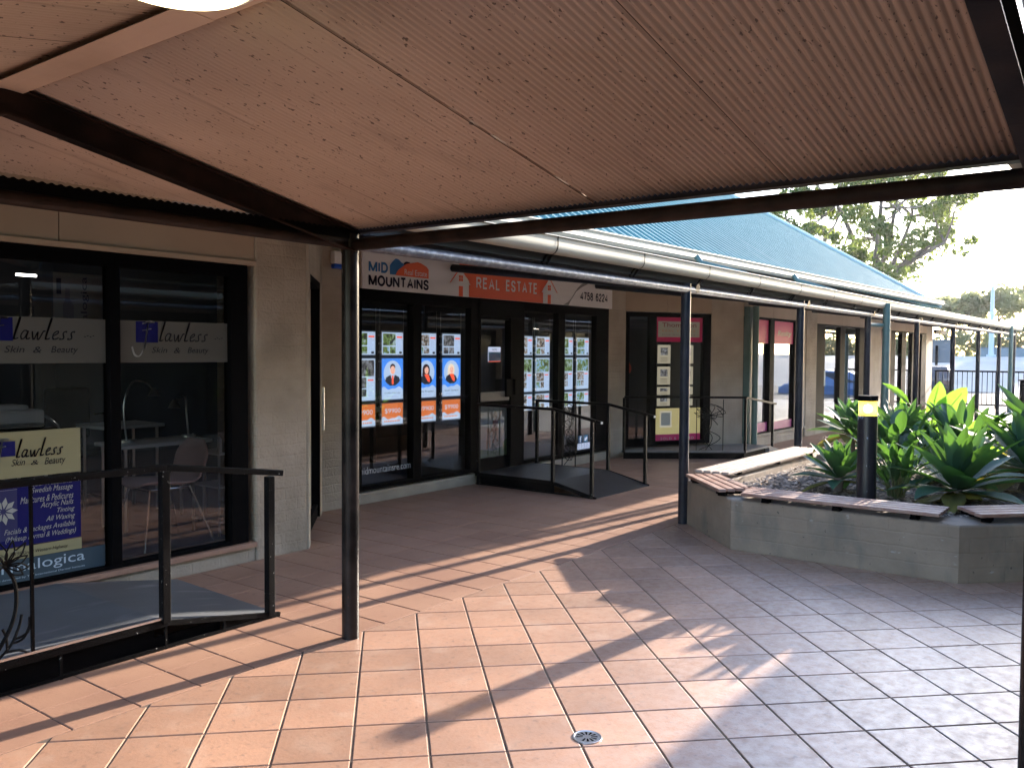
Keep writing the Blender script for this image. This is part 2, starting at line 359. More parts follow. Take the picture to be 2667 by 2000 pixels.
def arc(cx_, cy_, rx, ry, a0, a1, n=10):
    return [(cx_+rx*math.cos(R(a0+(a1-a0)*i/n)), cy_+ry*math.sin(R(a0+(a1-a0)*i/n))) for i in range(n+1)]
SANS = {'M': (.86, [[(0, -.06), (0, 1.06)], [(1, -.06), (1, 1.06)], [(.02, 1), (.5, .0)], [(.5, .0), (.98, 1)]]), 'I': (.0, [[(0, 0), (0, 1)]]), 'D': (.66, [[(0, 0), (0, 1), (.4, 1)]+arc(.45, .5, .55, .5, 80, -80, 12)+[(.4, 0), (0, 0)]]),
  'O': (.80, [arc(.5, .5, .5, .5, 90, 450, 24)]), 'U': (.64, [[(0, 1), (0, .36)]+arc(.5, .36, .5, .36, 180, 360, 12)+[(1, .36), (1, 1)]]), 'N': (.70, [[(0, -.06), (0, 1.06)], [(1, -.06), (1, 1.06)], [(.0, 1.0), (1.0, .0)]]),
  'T': (.64, [[(0, 1), (1, 1)], [(.5, 0), (.5, .95)]]), 'A': (.72, [[(0, 0), (.5, 1), (1, 0)], [(.2, .34), (.8, .34)]]), 'L': (.5, [[(0, 1), (0, 0), (1, 0)]]), 'E': (.54, [[(1, 1), (0, 1), (0, 0), (1, 0)], [(.05, .52), (.9, .52)]]),
  'R': (.62, [[(0, 0), (0, 1), (.5, 1)]+arc(.6, .74, .36, .26, 90, -90, 10)+[(.5, .48), (.06, .48)], [(.55, .47), (1, 0)]]),
  'S': (.62, [cat_ for cat_ in [[(.97, .76), (.9, .9), (.7, .99), (.5, 1.0), (.25, .97), (.06, .84), (.06, .68), (.2, .56), (.5, .5), (.8, .43), (.97, .3), (.94, .14), (.76, .02), (.5, 0), (.25, .02), (.06, .13), (0, .28)]]]),
  '4': (.58, [[(.78, 0), (.78, 1), (0, .3), (0, .25), (1, .25)]]), '7': (.54, [[(0, 1), (1, 1), (.62, .55), (.4, 0)]]), '5': (.54, [[(.9, 1), (.2, 1), (.08, .5), (.3, .62), (.55, .65), (.85, .56), (1, .34), (.92, .12), (.6, 0), (.3, .01), (.08, .12), (0, .25)]]),
  '8': (.54, [arc(.5, .76, .42, .24, 90, 450, 18), arc(.5, .27, .5, .27, 90, 450, 18)]), '6': (.54, [[(.92, .8), (.75, .97), (.5, 1), (.2, .9), (.03, .6), (.02, .3), (.15, .08), (.5, 0), (.85, .08), (.98, .3), (.88, .55), (.55, .63), (.2, .54), (.04, .36)]]),
  '2': (.54, [[(.04, .7), (.12, .9), (.4, 1), (.7, .98), (.94, .8), (.88, .58), (.5, .35), (.1, .12), (0, 0), (1, 0)]]), ' ': (.3, [])}
def ribbon(b, fr, pts, w, out, m):
    n = len(pts); vs = []
    closed = math.dist(pts[0], pts[-1]) < 1e-5
    for i in range(n):
        p = Vector(pts[i]); a = Vector(pts[i-1]) if i else (Vector(pts[-2]) if closed else None); c = Vector(pts[i+1]) if i < n-1 else (Vector(pts[1]) if closed else None)
        d0 = (p-a).normalized() if a is not None else (c-p).normalized(); d1 = (c-p).normalized() if c is not None else d0
        n0 = Vector((-d0.y, d0.x)); n1 = Vector((-d1.y, d1.x)); k = n0+n1
        k = n0 if k.length < 1e-3 else k/max(.75, k.dot(n0))
        vs += [fr.p(*(p+k*w/2), out), fr.p(*(p-k*w/2), out)]
    b.add(vs, [(2*i, 2*i+1, 2*i+3, 2*i+2) for i in range(n-1)], m)
def sans(b, fr, s, a0, a1, z0, z1, out, m=0, wt=.16, gap=.26):
    h = z1-z0; w = wt*h; W_ = sum(SANS[c][0] for c in s)+gap*(len(s)-1); k = (a1-a0-w)/W_; x = a0+w/2; hh = h-w
    for c in s:
        for j, st in enumerate(SANS[c][1]): ribbon(b, fr, [(x+p[0]*SANS[c][0]*k, z0+w/2+p[1]*hh) for p in st], w*(.9 if k < h else 1), out+.0004*j, m)
        x += (SANS[c][0]+gap)*k

# ------------------------------------------------------------ ground
def sheet(name, poly, z, mt):
    b = MB(); b.add([(x, y, z) for x, y in poly], [tuple(range(len(poly)))]); return struct(b.build(name, mt))
sheet('ground', [(-11.5, -45.5), (111.5, -45.5), (111.5, 51.5), (-11.5, 51.5)], -.03, 'asphalt')

def clip(poly, a, b, c):     # keep a*x+b*y<=c
    out = []
    for i in range(len(poly)):
        p, q = poly[i], poly[(i+1) % len(poly)]; dp, dq = a*p[0]+b*p[1]-c, a*q[0]+b*q[1]-c
        if dp <= 0: out.append(p)
        if dp*dq < 0:
            t = dp/(dp-dq); out.append((p[0]+(q[0]-p[0])*t, p[1]+(q[1]-p[1])*t))
    return out
def inset(poly, d):
    n = len(poly); out = []
    for i in range(n):
        p0 = Vector(poly[i-1]); p = Vector(poly[i]); p1 = Vector(poly[(i+1) % n])
        e0 = (p-p0); e1 = (p1-p)
        if e0.length < 1e-6 or e1.length < 1e-6: return None
        e0.normalize(); e1.normalize()
        n0 = Vector((-e0.y, e0.x)); n1 = Vector((-e1.y, e1.x)); k = n0+n1
        if k.length < 1e-4: return None
        k = k/max(.3, k.dot(n0)); out.append(tuple(p+k*d))
    return out
def tilefloor(b, poly, g0=.004, rise=.0045):
    a = sum(poly[i-1][0]*poly[i][1]-poly[i][0]*poly[i-1][1] for i in range(len(poly)))/2
    if abs(a) < .0012: return
    if a < 0: poly = poly[::-1]
    o = inset(poly, .0005); i1 = inset(poly, .0045)
    if not o or not i1: return
    n = len(o); k = len(b.v); dz = random.uniform(-.0006, .0006)
    b.v += [(x, y, -.006) for x, y in o]+[(x, y, -.0015+dz) for x, y in inset(poly, .0012)]+[(x, y, dz) for x, y in i1]
    b.f.append(tuple(k+2*n+i for i in range(n))); b.m.append(0)
    for L in (0, 1):
        for i in range(n):
            b.f.append((k+L*n+i, k+L*n+(i+1) % n, k+(L+1)*n+(i+1) % n, k+(L+1)*n+i)); b.m.append(0)
th = R(45.12); tn = (-math.sin(th), math.cos(th)); tt = (math.cos(th), math.sin(th))
PN, PT = .3077, .3137; N0, T0 = .1512, 3.389
YB = 3.632
b = MB()
xy = lambda n_, t_: (tn[0]*n_+tt[0]*t_, tn[1]*n_+tt[1]*t_)
jn, jt = .0036, .0024
for i in range(-60, 25):
    for j in range(-16, 75):
        n0, n1 = N0+i*PN+jn, N0+(i+1)*PN-jn; t0, t1 = T0+j*PT+jt, T0+(j+1)*PT-jt
        poly = [xy(n0, t0), xy(n0, t1), xy(n1, t1), xy(n1, t0)]
        cxm = sum(p[0] for p in poly)/4; cym = sum(p[1] for p in poly)/4
        if cxm < -2.2 or cxm > 14 or cym < -1.9 or cym > YB+.3: continue
        poly = clip(poly, 0, 1, YB-.003)
        if len(poly) < 3: continue
        poly = clip(poly, 0, -1, 1.6)
        if len(poly) < 3: continue
        tilefloor(b, poly)
b.add([(-3, -2, -.0035), (14.3, -2, -.0035), (14.3, YB, -.0035), (-3, YB, -.0035)], [(0, 1, 2, 3)], 1)
struct(b.build('plaza_paving', ['tile', 'grout']))
b = MB()
PX = .303
for i in range(-12, 90):
    for j in range(0, 11):
        x0, x1 = 1.752+i*PX+.003, 1.752+(i+1)*PX-.003
        y0, y1 = YB+j*PX+.0012, YB+(j+1)*PX-.0012
        if y1 > 6.95: continue
        tilefloor(b, [(x0, y0), (x1, y0), (x1, y1), (x0, y1)])
b.add([(-3, YB, -.0035), (29.6, YB, -.0035), (29.6, 7, -.0035), (-3, 7, -.0035)], [(0, 1, 2, 3)], 1)
struct(b.build('walkway_paving', ['walktile', 'groutdk']))
# pale concrete court beyond the planter and the rising car park
b = MB(); nx, ny = 40, 20
def cpz(x): 
    t = max(0, min(1, (x-35)/24)); return -.50+1.96*t*t*(3-2*t)
for i in range(nx+1):
    for j in range(ny+1):
        x = 29.6+i*2.2; y = -40+j*4; b.v.append((x, y, cpz(x)))
for i in range(nx):
    for j in range(ny):
        k = i*(ny+1)+j; b.f.append((k, k+ny+1, k+ny+2, k+1)); b.m.append(0)
struct(b.build('car_park', 'concrete', smooth='all'))
sheet('courtyard', [(14.3, -40), (29.6, -40), (29.6, YB), (14.3, YB)], -.004, 'concrete')

# ------------------------------------------------------------ shop building
bd = thing('shop_building', 'long tan rendered shop building with teal hipped roof and dark framed windows', 'building', (0, 5.5, 0))
F5 = FX(5.5); F6 = FX(6.65); FR5 = FX(5.55)
# low walls and sills
b = MB()
F5.box(b, -3, 4.04, -.02, .112, 0, -.25); F6.box(b, 5.6, 11.25, -.02, .118, 0, -.25)
FR5.box(b, 13.55, 16.6, -.02, .17, 0, -.25); FR5.box(b, 17.25, 22.3, -.02, .13, 0, -.25)
b.build('sill_wall', 'renderw', bd, bevel=.006)
b = MB(); F5.box(b, -3, 4.03, .113, .15, .045, -.25); b.build('window_sill', 'walktile', bd, bevel=.004)
b = MB(); FR5.box(b, 13.72, 16.6, .172, .215, .03, -.2); b.build('window_sill', 'renderw', bd, bevel=.004)
# piers
def pier(x0, x1, Y, m='render'):
    b = MB(); n = 14; k = 40
    # slightly uneven bagged face
    FX(Y).box(b, x0, x1, -.02, 2.9, .0, -.5); return b.build('pier', m, bd, bevel=.018)
pier(4.045, 4.535, 5.49); pier(16.62, 17.25, 5.54); pier(22.32, 22.96, 5.545)
D45 = Fr((4.535, 5.5), (1, 1))
b = MB()
for D_ in (D45,):
    D_.box(b, .0, .14, -.02, 2.9, .02, -.2); D_.box(b, .14, 1.45, 2.24, 2.9, .0, -.2); D_.box(b, 1.35, 1.56, -.02, 2.9, .0, -.2)
F6.box(b, 5.55, 6.15, -.02, 2.9, .002, -.2); F6.box(b, 11.15, 11.66, -.02, 2.9, .0, -.2)
A_ = (11.645, 6.645); FT = Fr(A_, (13.56-11.65, 5.55-6.64)); LT = 2.215
FT.box(b, 1.58, LT, -.02, 2.9, .0, -.15)
FR5.box(b, 16.05, 16.62, -.02, 2.9, 0, -.15); 
FR5.box(b, 20.6, 22.02, -.02, 2.9, 0, -.15)
FR5.box(b, 26.9, 27.7, -.02, 2.9, 0, -.3); b.box(27.4, 27.7, 5.86, 11, -.02, 2.9)
b.build('wall', 'renderw', bd, bevel=.006)
# angled shop door seen edge-on in the recess
for D_ in (D45,):
    b = MB()
    D_.box(b, .15, .2, .02, 2.235, .0, -.06); D_.box(b, 1.28, 1.34, .02, 2.235, .0, -.06); D_.box(b, .2, 1.28, 2.17, 2.235, .0, -.06); D_.box(b, .2, 1.28, .02, .14, -.02, -.06)
    d = b.build('door', 'black', bd)
    b = MB(); D_.quad(b, .2, 1.28, .14, 2.17, -.04); b.build('pane', 'glass', d)
    b = MB(); b.tube([D_.p(1.2, .85, .04), D_.p(1.2, 1.25, .04)], .012); b.build('handle', 'steel', d)
# fascia boards
b = MB(); F5.box(b, -3, 2.604, 2.262, 2.78, 0, -.1); F5.box(b, 2.610, 4.045, 2.262, 2.78, 0, -.1)
b.build('fascia_board', 'fascia', bd, bevel=.002)
b = MB(); F5.box(b, -3, 4.05, 2.226, 2.261, .02, -.1); b.build('trim_strip', 'trim', bd, bevel=.003)
b = MB(); F6.box(b, 6.15, 11.15, 2.24, 2.9, 0, -.1)
for s0, s1 in ((0, .74), (.745, 1.58)): FT.box(b, s0, s1, 2.225, 2.9, .0, -.1)
for x0, x1 in ((13.56, 14.9), (14.905, 16.05)): FR5.box(b, x0, x1, 2.21, 2.9, 0, -.1)
for x0, x1 in ((17.25, 18.9), (18.905, 20.6), (22.02, 22.32), (22.96, 24.8), (24.805, 26.9)): FR5.box(b, x0, x1, 2.19, 2.9, 0, -.1)
b.build('fascia_board', 'fascia', bd, bevel=.002)

def window(fr, a0, a1, z0, z1, mulls, fw_=.055, mw=.07, top=.06, bot=.03, left=None, right=None, out=.02, name='window', pane=True, depth=.09):
    b = MB(); l = left or fw_; r = right or fw_
    fr.box(b, a0, a0+l, z0, z1, out, out-depth); fr.box(b, a1-r, a1, z0, z1, out, out-depth)
    fr.box(b, a0+l, a1-r, z1-top, z1, out, out-depth); fr.box(b, a0+l, a1-r, z0, z0+bot, out, out-depth)
    for mu in mulls:
        c, w = mu if isinstance(mu, tuple) else (mu, mw)
        fr.box(b, c-w/2, c+w/2, z0+bot, z1-top, out+.002, out-depth)
    w_ = b.build(name, 'black', bd, bevel=.003)
    if pane:
        b = MB(); fr.quad(b, a0+l*.5, a1-r*.5, z0+bot*.5, z1-top*.5, out-.05); b.build('pane', 'glass', w_)
    return w_
# beauty salon window
window(F5, -1.2, 3.985, .15, 2.225, [(2.96, .07), (1.3, .07)], right=.145, top=.09, bot=.025, out=.0)
# real estate office
window(F6, 6.15, 8.105, .14, 2.24, [(7.04, .13)], left=.06, right=.14, top=.13, bot=.045, out=.0)
window(F6, 8.97, 11.15, .14, 2.24, [(9.9, .16)], left=.07, right=.34, top=.12, bot=.045, out=.0)
b = MB(); F6.box(b, 8.106, 8.14, .02, 2.24, .012, -.09); F6.box(b, 8.14, 8.969, 2.02, 2.24, .012, -.09)
F6.box(b, 8.74, 8.969, .02, 2.02, .012, -.09); F6.box(b, 8.14, 8.74, .13, .285, -.02, -.06); F6.box(b, 8.14, 8.74, .93, .985, -.02, -.06); F6.box(b, 8.14, 8.74, 1.99, 2.02, -.02, -.06)
d = b.build('door', 'black', bd, bevel=.003)
b = MB(); F6.quad(b, 8.14, 8.74, .285, 2.0, -.04); b.build('pane', 'glass', d)
b = MB(); F6.box(b, 8.13, 8.70, .985, 1.10, .02, -.02); b.build('push_plate', mat('grey_push_plate', (.12, .11, .11), .4), d, bevel=.006)
b = MB(); F6.box(b, 8.60, 8.70, 1.03, 1.25, .05, .02); F6.box(b, 8.78, 8.84, 1.05, 1.25, .05, .012); b.build('lock_box', 'black', d, bevel=.006)
# angled shopfront with door
window(FT, .02, .5, .14, 2.21, [], out=.0, right=.06, left=.05, bot=.12, name='door')
window(FT, .502, 1.575, .15, 2.21, [], left=.055, right=.135, top=.055, bot=.06, out=.0)
# sunlit windows further along
window(FR5, 13.72, 16.05, .215, 2.205, [(14.86, .2)], left=.03, right=.05, top=.03, bot=.02, out=.0)
window(FR5, 17.26, 20.58, .13, 2.185, [(18.96, .34)], left=.52, right=.36, top=.03, bot=.05, out=.0, name='door')
b = MB(); b.tube([FR5.p(17.62, .95, .05), FR5.p(17.62, 1.25, .05)], .014); tag_h = b.build('handle', 'steel', bd)
b = MB(); FR5.box(b, 22.03, 22.31, .0, 2.18, -.02, -.08); b.build('door', mat('dull_red_door', (.10, .05, .045), .6), bd)
window(FR5, 22.97, 26.88, .13, 2.185, [(24.3, .46), (25.4, .4), (26.55, .5)], left=.44, right=.3, top=.03, bot=.05, out=.0)
# interiors
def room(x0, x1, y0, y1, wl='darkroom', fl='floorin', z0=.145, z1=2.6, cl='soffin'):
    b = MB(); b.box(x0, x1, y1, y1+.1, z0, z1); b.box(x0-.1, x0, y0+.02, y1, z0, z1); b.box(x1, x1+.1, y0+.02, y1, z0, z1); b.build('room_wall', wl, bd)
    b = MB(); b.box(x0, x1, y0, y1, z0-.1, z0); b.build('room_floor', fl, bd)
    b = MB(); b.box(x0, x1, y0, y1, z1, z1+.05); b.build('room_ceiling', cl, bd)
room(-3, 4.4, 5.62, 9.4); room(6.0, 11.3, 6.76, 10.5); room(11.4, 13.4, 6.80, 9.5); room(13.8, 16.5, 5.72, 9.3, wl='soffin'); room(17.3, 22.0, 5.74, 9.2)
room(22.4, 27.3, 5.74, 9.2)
# main roof: corrugated, hipped at the far end
b = MB(); YE, ZE, XE, PK = 4.3, 2.715, 22.15, .662
xs = []; x = -5.
while x < XE:
    for dx, h in ((0, 0), (.105, 0), (.120, .024), (.150, .024), (.165, 0)): xs.append((x+dx, h))
    x += .19
for i, (x, h) in enumerate(xs):
    s_ = max(0.02, min(6.2, XE-x)); dz = h-.03
    b.v += [(x, YE-.04, ZE-.026+dz), (x, YE+s_, ZE+s_*PK+dz)]
    if i and x < XE: k = 2*i; b.f.append((k-2, k, k+1, k-1)); b.m.append(0)
rf = b.build('roof', 'teal', bd)
b = MB(); b.add([(XE, YE, ZE-.02), (XE, 20, ZE-.02), (XE-6.2, 14.5, ZE+6.2*PK), (XE-6.2, YE+6.2, ZE+6.2*PK), ], [(0, 1, 2, 3)])
b.add([(-5, YE+6.2, ZE+6.2*PK), (XE-6.2, YE+6.2, ZE+6.2*PK), (XE-6.2, 14.5, ZE+6.2*PK-.1), (-5, 14.5, ZE+6.2*PK-.1)], [(0, 1, 2, 3)]); b.build('roof_plane', 'teal', rf)
b = MB(); b.tube([(XE-.02, YE-.02, ZE+.0), (XE-6.2, YE+6.2, ZE+6.2*PK+.02)], .05, 8); b.build('hip_cap', mat('pale_hip_cap', (.50, .58, .60), .5), rf)
# eave gutter: slight fall along its length
def gz(x): return 2.628+(x-8.3)*.0078
b = MB(); k = 0; prof = [(.0, 0), (-.055, .0), (-.075, .025), (-.07, .07), (-.085, .088), (-.085, .098), (.0, .098)]
for x in (-5, 6, 12, 18, XE+.06):
    b.v += [(x, YE+y_*1.1, gz(x)+z_*1.05-.006) for y_, z_ in prof]
for i in range(4):
    for j in range(len(prof)-1):
        k = i*len(prof)+j; b.f.append((k, k+len(prof), k+len(prof)+1, k+1)); b.m.append(0)
b.f.append(tuple(4*len(prof)+j for j in range(len(prof)))); b.m.append(0)
b.build('eave_gutter', 'cream', bd)
b = MB(); b.add([(-5, YE, 2.62), (XE, YE, 2.735), (XE, 6.8, 2.905), (-5, 6.8, 2.905)], [(0, 1, 2, 3)]); b.add([(XE, YE, 2.70), (XE, 12, 2.70), (XE, 12, 2.9), (XE, YE, 2.74)], [(0, 1, 2, 3)]); b.build('eave_soffit', mat('dark_soffit', (.10, .10, .075), .8), bd)

# ------------------------------------------------------------ verandah along the shops
def corrug(b, xs, y0f, y1f, zf, amp=.008, pitch=.076, m=0):
    k = len(b.v)
    for x in xs:
        w = amp*math.sin(2*math.pi*x/pitch)
        for y in (y0f(x), y1f(x)): b.v.append((x, y, zf(x, y)+w))
    for i in range(len(xs)-1):
        b.f.append((k+2*i, k+2*i+2, k+2*i+3, k+2*i+1)); b.m.append(m)
fr_ = lambda a, c, s_: [a+i*s_ for i in range(int((c-a)/s_)+1)]
POSTX = [7.42, 10.56, 13.52, 16.66, 19.9, 22.9, 26.0, 28.75]
def verandah(name, label, YP, sg, x1, posts, postmat, full):
    v = thing(name, label, 'verandah', (3.4, YP, 0))
    Y = lambda y: YP+sg*(y-3.6)
    for px in posts:
        b = MB(); b.tube([(px, YP, -.01), (px, YP, 2.17)], .046, 20); b.tube([(px, YP, 2.17), (px, YP, 2.24)], .046, 20)
        b.build('post', postmat, v, smooth=True)
    b = MB(); b.tube([(3.33, Y(3.585), 2.183), (x1-.3, Y(3.585), 2.183)], .034, 16); b.build('pipe_beam', 'galv', v, smooth=True)
    for px in posts:
        b = MB(); ye = 6.6 if (5.6 < px < 11.6) else 5.5
        if px > 27: ye = 5.5
        b.tube([(px+.15, Y(3.55), 2.20), (px+.15, Y(ye), 2.20+.115*(ye-3.55))], .045, 12); b.build('rafter', 'bluepost', v, smooth=True)
    b = MB(); corrug(b, fr_(3.36, x1, .0127), lambda x: Y(3.46), lambda x: Y(6.75 if full else 5.6), lambda x, y: 2.37+.115*abs(y-Y(3.46)))
    b.build('roof_sheet', 'sheetg', v, smooth='all')
    b = MB(); b.bar((3.4, Y(3.60), 2.285), (x1, Y(3.60), 2.285), .05, .085); b.build('batten', 'battenm', v)
    if full:
        b = MB(); b.bar((3.4, 5.2, 2.50), (x1, 5.2, 2.50), .04, .06); b.build('batten', 'bluepost', v)
    # rolled gutter with joint straps
    b = MB(); n = 10
    prof = [(3.555, 2.40)]+[(3.50+.055*math.cos(a), 2.345-.06*math.sin(a)) for a in [math.pi*i/n for i in range(n+1)]]+[(3.445, 2.405), (3.438, 2.412), (3.430, 2.405)]
    P = len(prof); ends = [3.6, x1+.25]
    for x in ends: b.v += [(x, Y(y_), z_) for y_, z_ in prof]
    for j in range(P-1): b.f.append((j, P+j, P+j+1, j+1)); b.m.append(0)
    b.f.append(tuple(P+j for j in range(P))); b.m.append(0); b.f.append(tuple(range(P))); b.m.append(0)
    g = b.build('gutter', 'cream', v, smooth=True)
    k = 0; x = 5.06
    while x < x1-.2:
        b = MB(); b.v = []
        pr2 = [(y_+(y_-3.5)*.06, 2.345+(z_-2.345)*1.06) for y_, z_ in prof[1:-2]]; q = len(pr2)
        for xx in (x, x+.014): b.v += [(xx, Y(y_), z_) for y_, z_ in pr2]
        b.f = [(j, q+j, q+j+1, j+1) for j in range(q-1)]; b.m = [0]*(q-1)
        b.tube([(x+.02, Y(3.53), 2.30), (x+.02, Y(3.59), 2.235), (x+.05, Y(3.6), 2.22)], .008, 6)
        b.tube([(x+.09, Y(3.55), 2.29), (x+.07, Y(3.585), 2.225)], .01, 6)
        if full: b.build('gutter_strap', 'black', g)
        x += 1.262; k += 1
    return v
vr = verandah('shop_verandah', 'verandah on dark pipe posts with cream gutter along the front of the tan shops', 3.60, 1, 28.9, POSTX, 'bluepost', True)
for dx in (13.93, 26.9):
    b = MB(); b.tube([(dx, 3.44, 2.36), (dx, 3.44, 2.2), (dx, 3.44, .02)], .055, 16)
    b.tube([(dx, 3.44, 1.95), (dx-.0, 3.44, 1.97)], .065, 16); b.tube([(dx-.38, 3.58, 2.03), (dx, 3.47, 2.03)], .03, 10); b.build('downpipe', 'tealpipe', vr, smooth=True)
b = MB(); b.tube([(8.9, 4.2, 2.66), (8.9, 4.14, 2.58), (8.9, 3.62, 2.43)], .035, 10); b.build('downpipe', 'tealpipe', vr, smooth=True); b = MB(); b.tube([(12.0, 4.2, 2.68), (12, 4.14, 2.6), (12, 3.62, 2.43)], .035, 10); b.build('downpipe', 'tealpipe', vr, smooth=True)
b = MB(); b.bar((27.7, 5.5, 2.26), (29.2, 5.5, 2.26), .07, .12); b.build('end_beam', 'black', vr)
b = MB(); b.add([(24, 3.6, 2.345), (29.1, 3.6, 2.345), (29.1, 5.6, 2.575), (24, 5.6, 2.575)], [(0, 1, 2, 3)]); b.build('ceiling_lining', 'ceil', vr)
b = MB(); b.box(13.56, 13.78, 5.44, 5.54, 0, 2.35); b.tube([(13.66, 5.38, 0), (13.66, 5.38, 2.36)], .05, 14)
dp = b.build('wall_downpipe', 'tealpipe', bd, smooth=True)
ar = verandah('verandah', 'dark verandah at the right edge of the court facing the shops', .36, -1, 25.6, [7.42, 10.56, 13.7, 16.85, 20.0, 23.1], 'bluepost', False)
# the opposite row of shops, behind the right verandah
ob = thing('shop_building', 'second row of tan shops behind the right hand verandah', 'building', (10, -1.7, 0))
b = MB(); b.box(-3, 25.3, -5, -1.75, 2.2, 2.95); 
for x in (-3, 1.5, 5.8, 10.2, 14.6, 19.4, 24.4): b.box(x, x+.9, -5, -1.72, -.02, 2.2)
b.box(-3, 25.3, -5, -1.78, -.02, .15); b.build('wall', 'renderw', ob)
b = MB()
for x in (-2.1, 2.4, 6.7, 11.1, 15.5, 20.4): b.add([(x, -1.9, .15), (x+3.9, -1.9, .15), (x+3.9, -1.9, 2.2), (x, -1.9, 2.2)], [(3, 2, 1, 0)]); b.box(x+1.9, x+2.0, -1.92, -1.84, .15, 2.2, 1)
b.build('window', [mat('dark_glass', (.02, .025, .03), .08), 'black'], ob)
b = MB(); b.add([(-4, -.6, 2.72), (25.5, -.6, 2.72), (22, -6, 6), (-4, -6, 6)], [(0, 1, 2, 3)]); b.build('roof', 'teal', ob)

# ------------------------------------------------------------ plaza canopy
cp = thing('plaza_canopy', 'low gabled canopy of tan corrugated sheet on black pipe posts', 'canopy', (3.27, 3.6, 0))
XV, XR, ZV, SL = 3.30, 1.50, 2.262, .199
laps = [(.40, 1.20), (1.20, 2.07), (2.07, 2.91), (2.91, 3.72), (3.72, 4.5), (4.5, 5.35)]
for i, (y0, y1) in enumerate(laps):
    for sgn in (1, -1):
        b = MB(); ys = fr_(y0-.022, y1+.001, .00335)
        for y in ys:
            w = .0046*math.sin(2*math.pi*y/.0268)
            xo = min(XV, XV-(y-3.60)) if y > 3.60 else XV
            for t in (0, .5, 1):
                x = XR+(xo-XR)*t; x = XR+(x-XR) if sgn > 0 else XR-(x-XR)
                z = ZV+SL*(XV-(XR+abs(x-XR)))+w+.0020*(i % 2)
                if y > ys[-1]-.006: z -= .0
                b.v.append((x, y, z))
        for a in range(len(ys)-1):
            for t in (0, 1):
                k = a*3+t; b.f.append((k, k+3, k+4, k+1)); b.m.append(0)
        if xo > XR-.5: 
            o = b.build('roof_sheet', 'ceil', cp, smooth='all')
            md = o.modifiers.new('thick', 'SOLIDIFY'); md.thickness = .0015; md.offset = 1
# thin dark strip along each lap: folded sheet edge
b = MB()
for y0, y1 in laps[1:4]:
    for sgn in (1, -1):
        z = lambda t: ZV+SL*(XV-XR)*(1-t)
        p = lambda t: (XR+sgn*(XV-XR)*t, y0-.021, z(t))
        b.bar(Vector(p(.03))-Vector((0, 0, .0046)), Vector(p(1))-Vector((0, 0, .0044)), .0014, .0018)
b.build('lap_edge', mat('lap_edge_dark', (.05, .034, .026), 1, spec=0), cp)
zr = ZV+SL*(XV-XR)
b = MB(); w = .062
for s0 in (1, -1):
    a0, a1 = (1.497, 1.437) if s0 < 0 else (1.503, 1.563)
b.v = [(1.437, .3, zr-.034), (1.50, .3, zr-.030), (1.563, .3, zr-.034), (1.437, 2.33, zr-.034), (1.50, 2.33, zr-.030), (1.563, 2.33, zr-.034)]
b.f = [(0, 1, 4, 3), (1, 2, 5, 4)]; b.m = [0, 0]
b.add([(1.437, 2.315, zr-.0365), (1.50, 2.315, zr-.0325), (1.563, 2.315, zr-.0365), (1.437, 5.3, zr-.0365), (1.50, 5.3, zr-.0325), (1.563, 5.3, zr-.0365)], [(0, 1, 4, 3), (1, 2, 5, 4)])
o = b.build('ridge_flashing', 'ridge', cp); md = o.modifiers.new('thick', 'SOLIDIFY'); md.thickness = .002; md.offset = 1
def rafter(y, sgn=1):
    b = MB(); dz = .012
    a = Vector((XR, y, zr-dz)); e = Vector((XR+sgn*(XV-XR-.02), y, ZV-dz+.004))
    dn = Vector((0, 0, -1))
    b.hexa([a+dn*.115+Vector((0, -.004, 0)), e+dn*.115+Vector((0, -.004, 0)), e+dn*.115+Vector((0, .004, 0)), a+dn*.115+Vector((0, .004, 0)), a+Vector((0, -.004, 0)), e+Vector((0, -.004, 0)), e+Vector((0, .004, 0)), a+Vector((0, .004, 0))])
    for q in (0, .112):
        A, E = a+dn*q, e+dn*q
        b.hexa([A+Vector((0, -.032, -.008)), E+Vector((0, -.032, -.008)), E+Vector((0, .032, -.008)), A+Vector((0, .032, -.008)), A+Vector((0, -.032, 0)), E+Vector((0, -.032, 0)), E+Vector((0, .032, 0)), A+Vector((0, .032, 0))])
    b.build('rafter', 'beamdk', cp)
for sg in (1, -1): rafter(3.575, sg); rafter(.345, sg)
for y in (.318, 3.6):
    b = MB(); b.tube([(3.275, y, -.01), (3.275, y, 2.15)], .0475, 24); b.tube([(3.275, y, 2.13), (3.275, y, 2.235)], .05, 24); b.bar((3.275, y-.03, 2.24), (3.275, y+.03, 2.24), .09, .012); b.build('post', 'blackpost', cp, smooth=True)
b = MB(); b.tube([(3.28, .0, 2.175), (3.28, 3.6, 2.175)], .034, 16); o = b.build('eave_beam', 'beamdk', cp, smooth=True)
b = MB(); b.tube([(3.275, 3.6, 2.183), (-2, 3.6, 2.183)], .031, 16); b.build('tie_beam', 'beamdk', cp, smooth=True)
b = MB(); xs = fr_(-1.5, 3.25, .005)
for x in xs: b.v += [(x, 3.565, 2.205), (x, 3.565, 2.254+.0034*math.sin(2*math.pi*x/.036))]
for i in range(len(xs)-1): b.f.append((2*i, 2*i+2, 2*i+3, 2*i+1)); b.m.append(0)
o = b.build('scalloped_flashing', 'black', cp); md = o.modifiers.new('t', 'SOLIDIFY'); md.thickness = .003
b = MB(); b.tube([(-.35, .36, 2.175), (-.35, 3.6, 2.175)], .034, 16); b.build('eave_beam', 'beamdk', cp, smooth=True)
b = MB(); b.box(3.305, 3.318, .0, 3.62, 2.243, 2.292); b.box(3.30, 3.36, .0, 3.62, 2.240, 2.243); b.box(3.355, 3.36, .0, 3.62, 2.243, 2.262); b.build('eave_flashing', 'beamdk', cp)
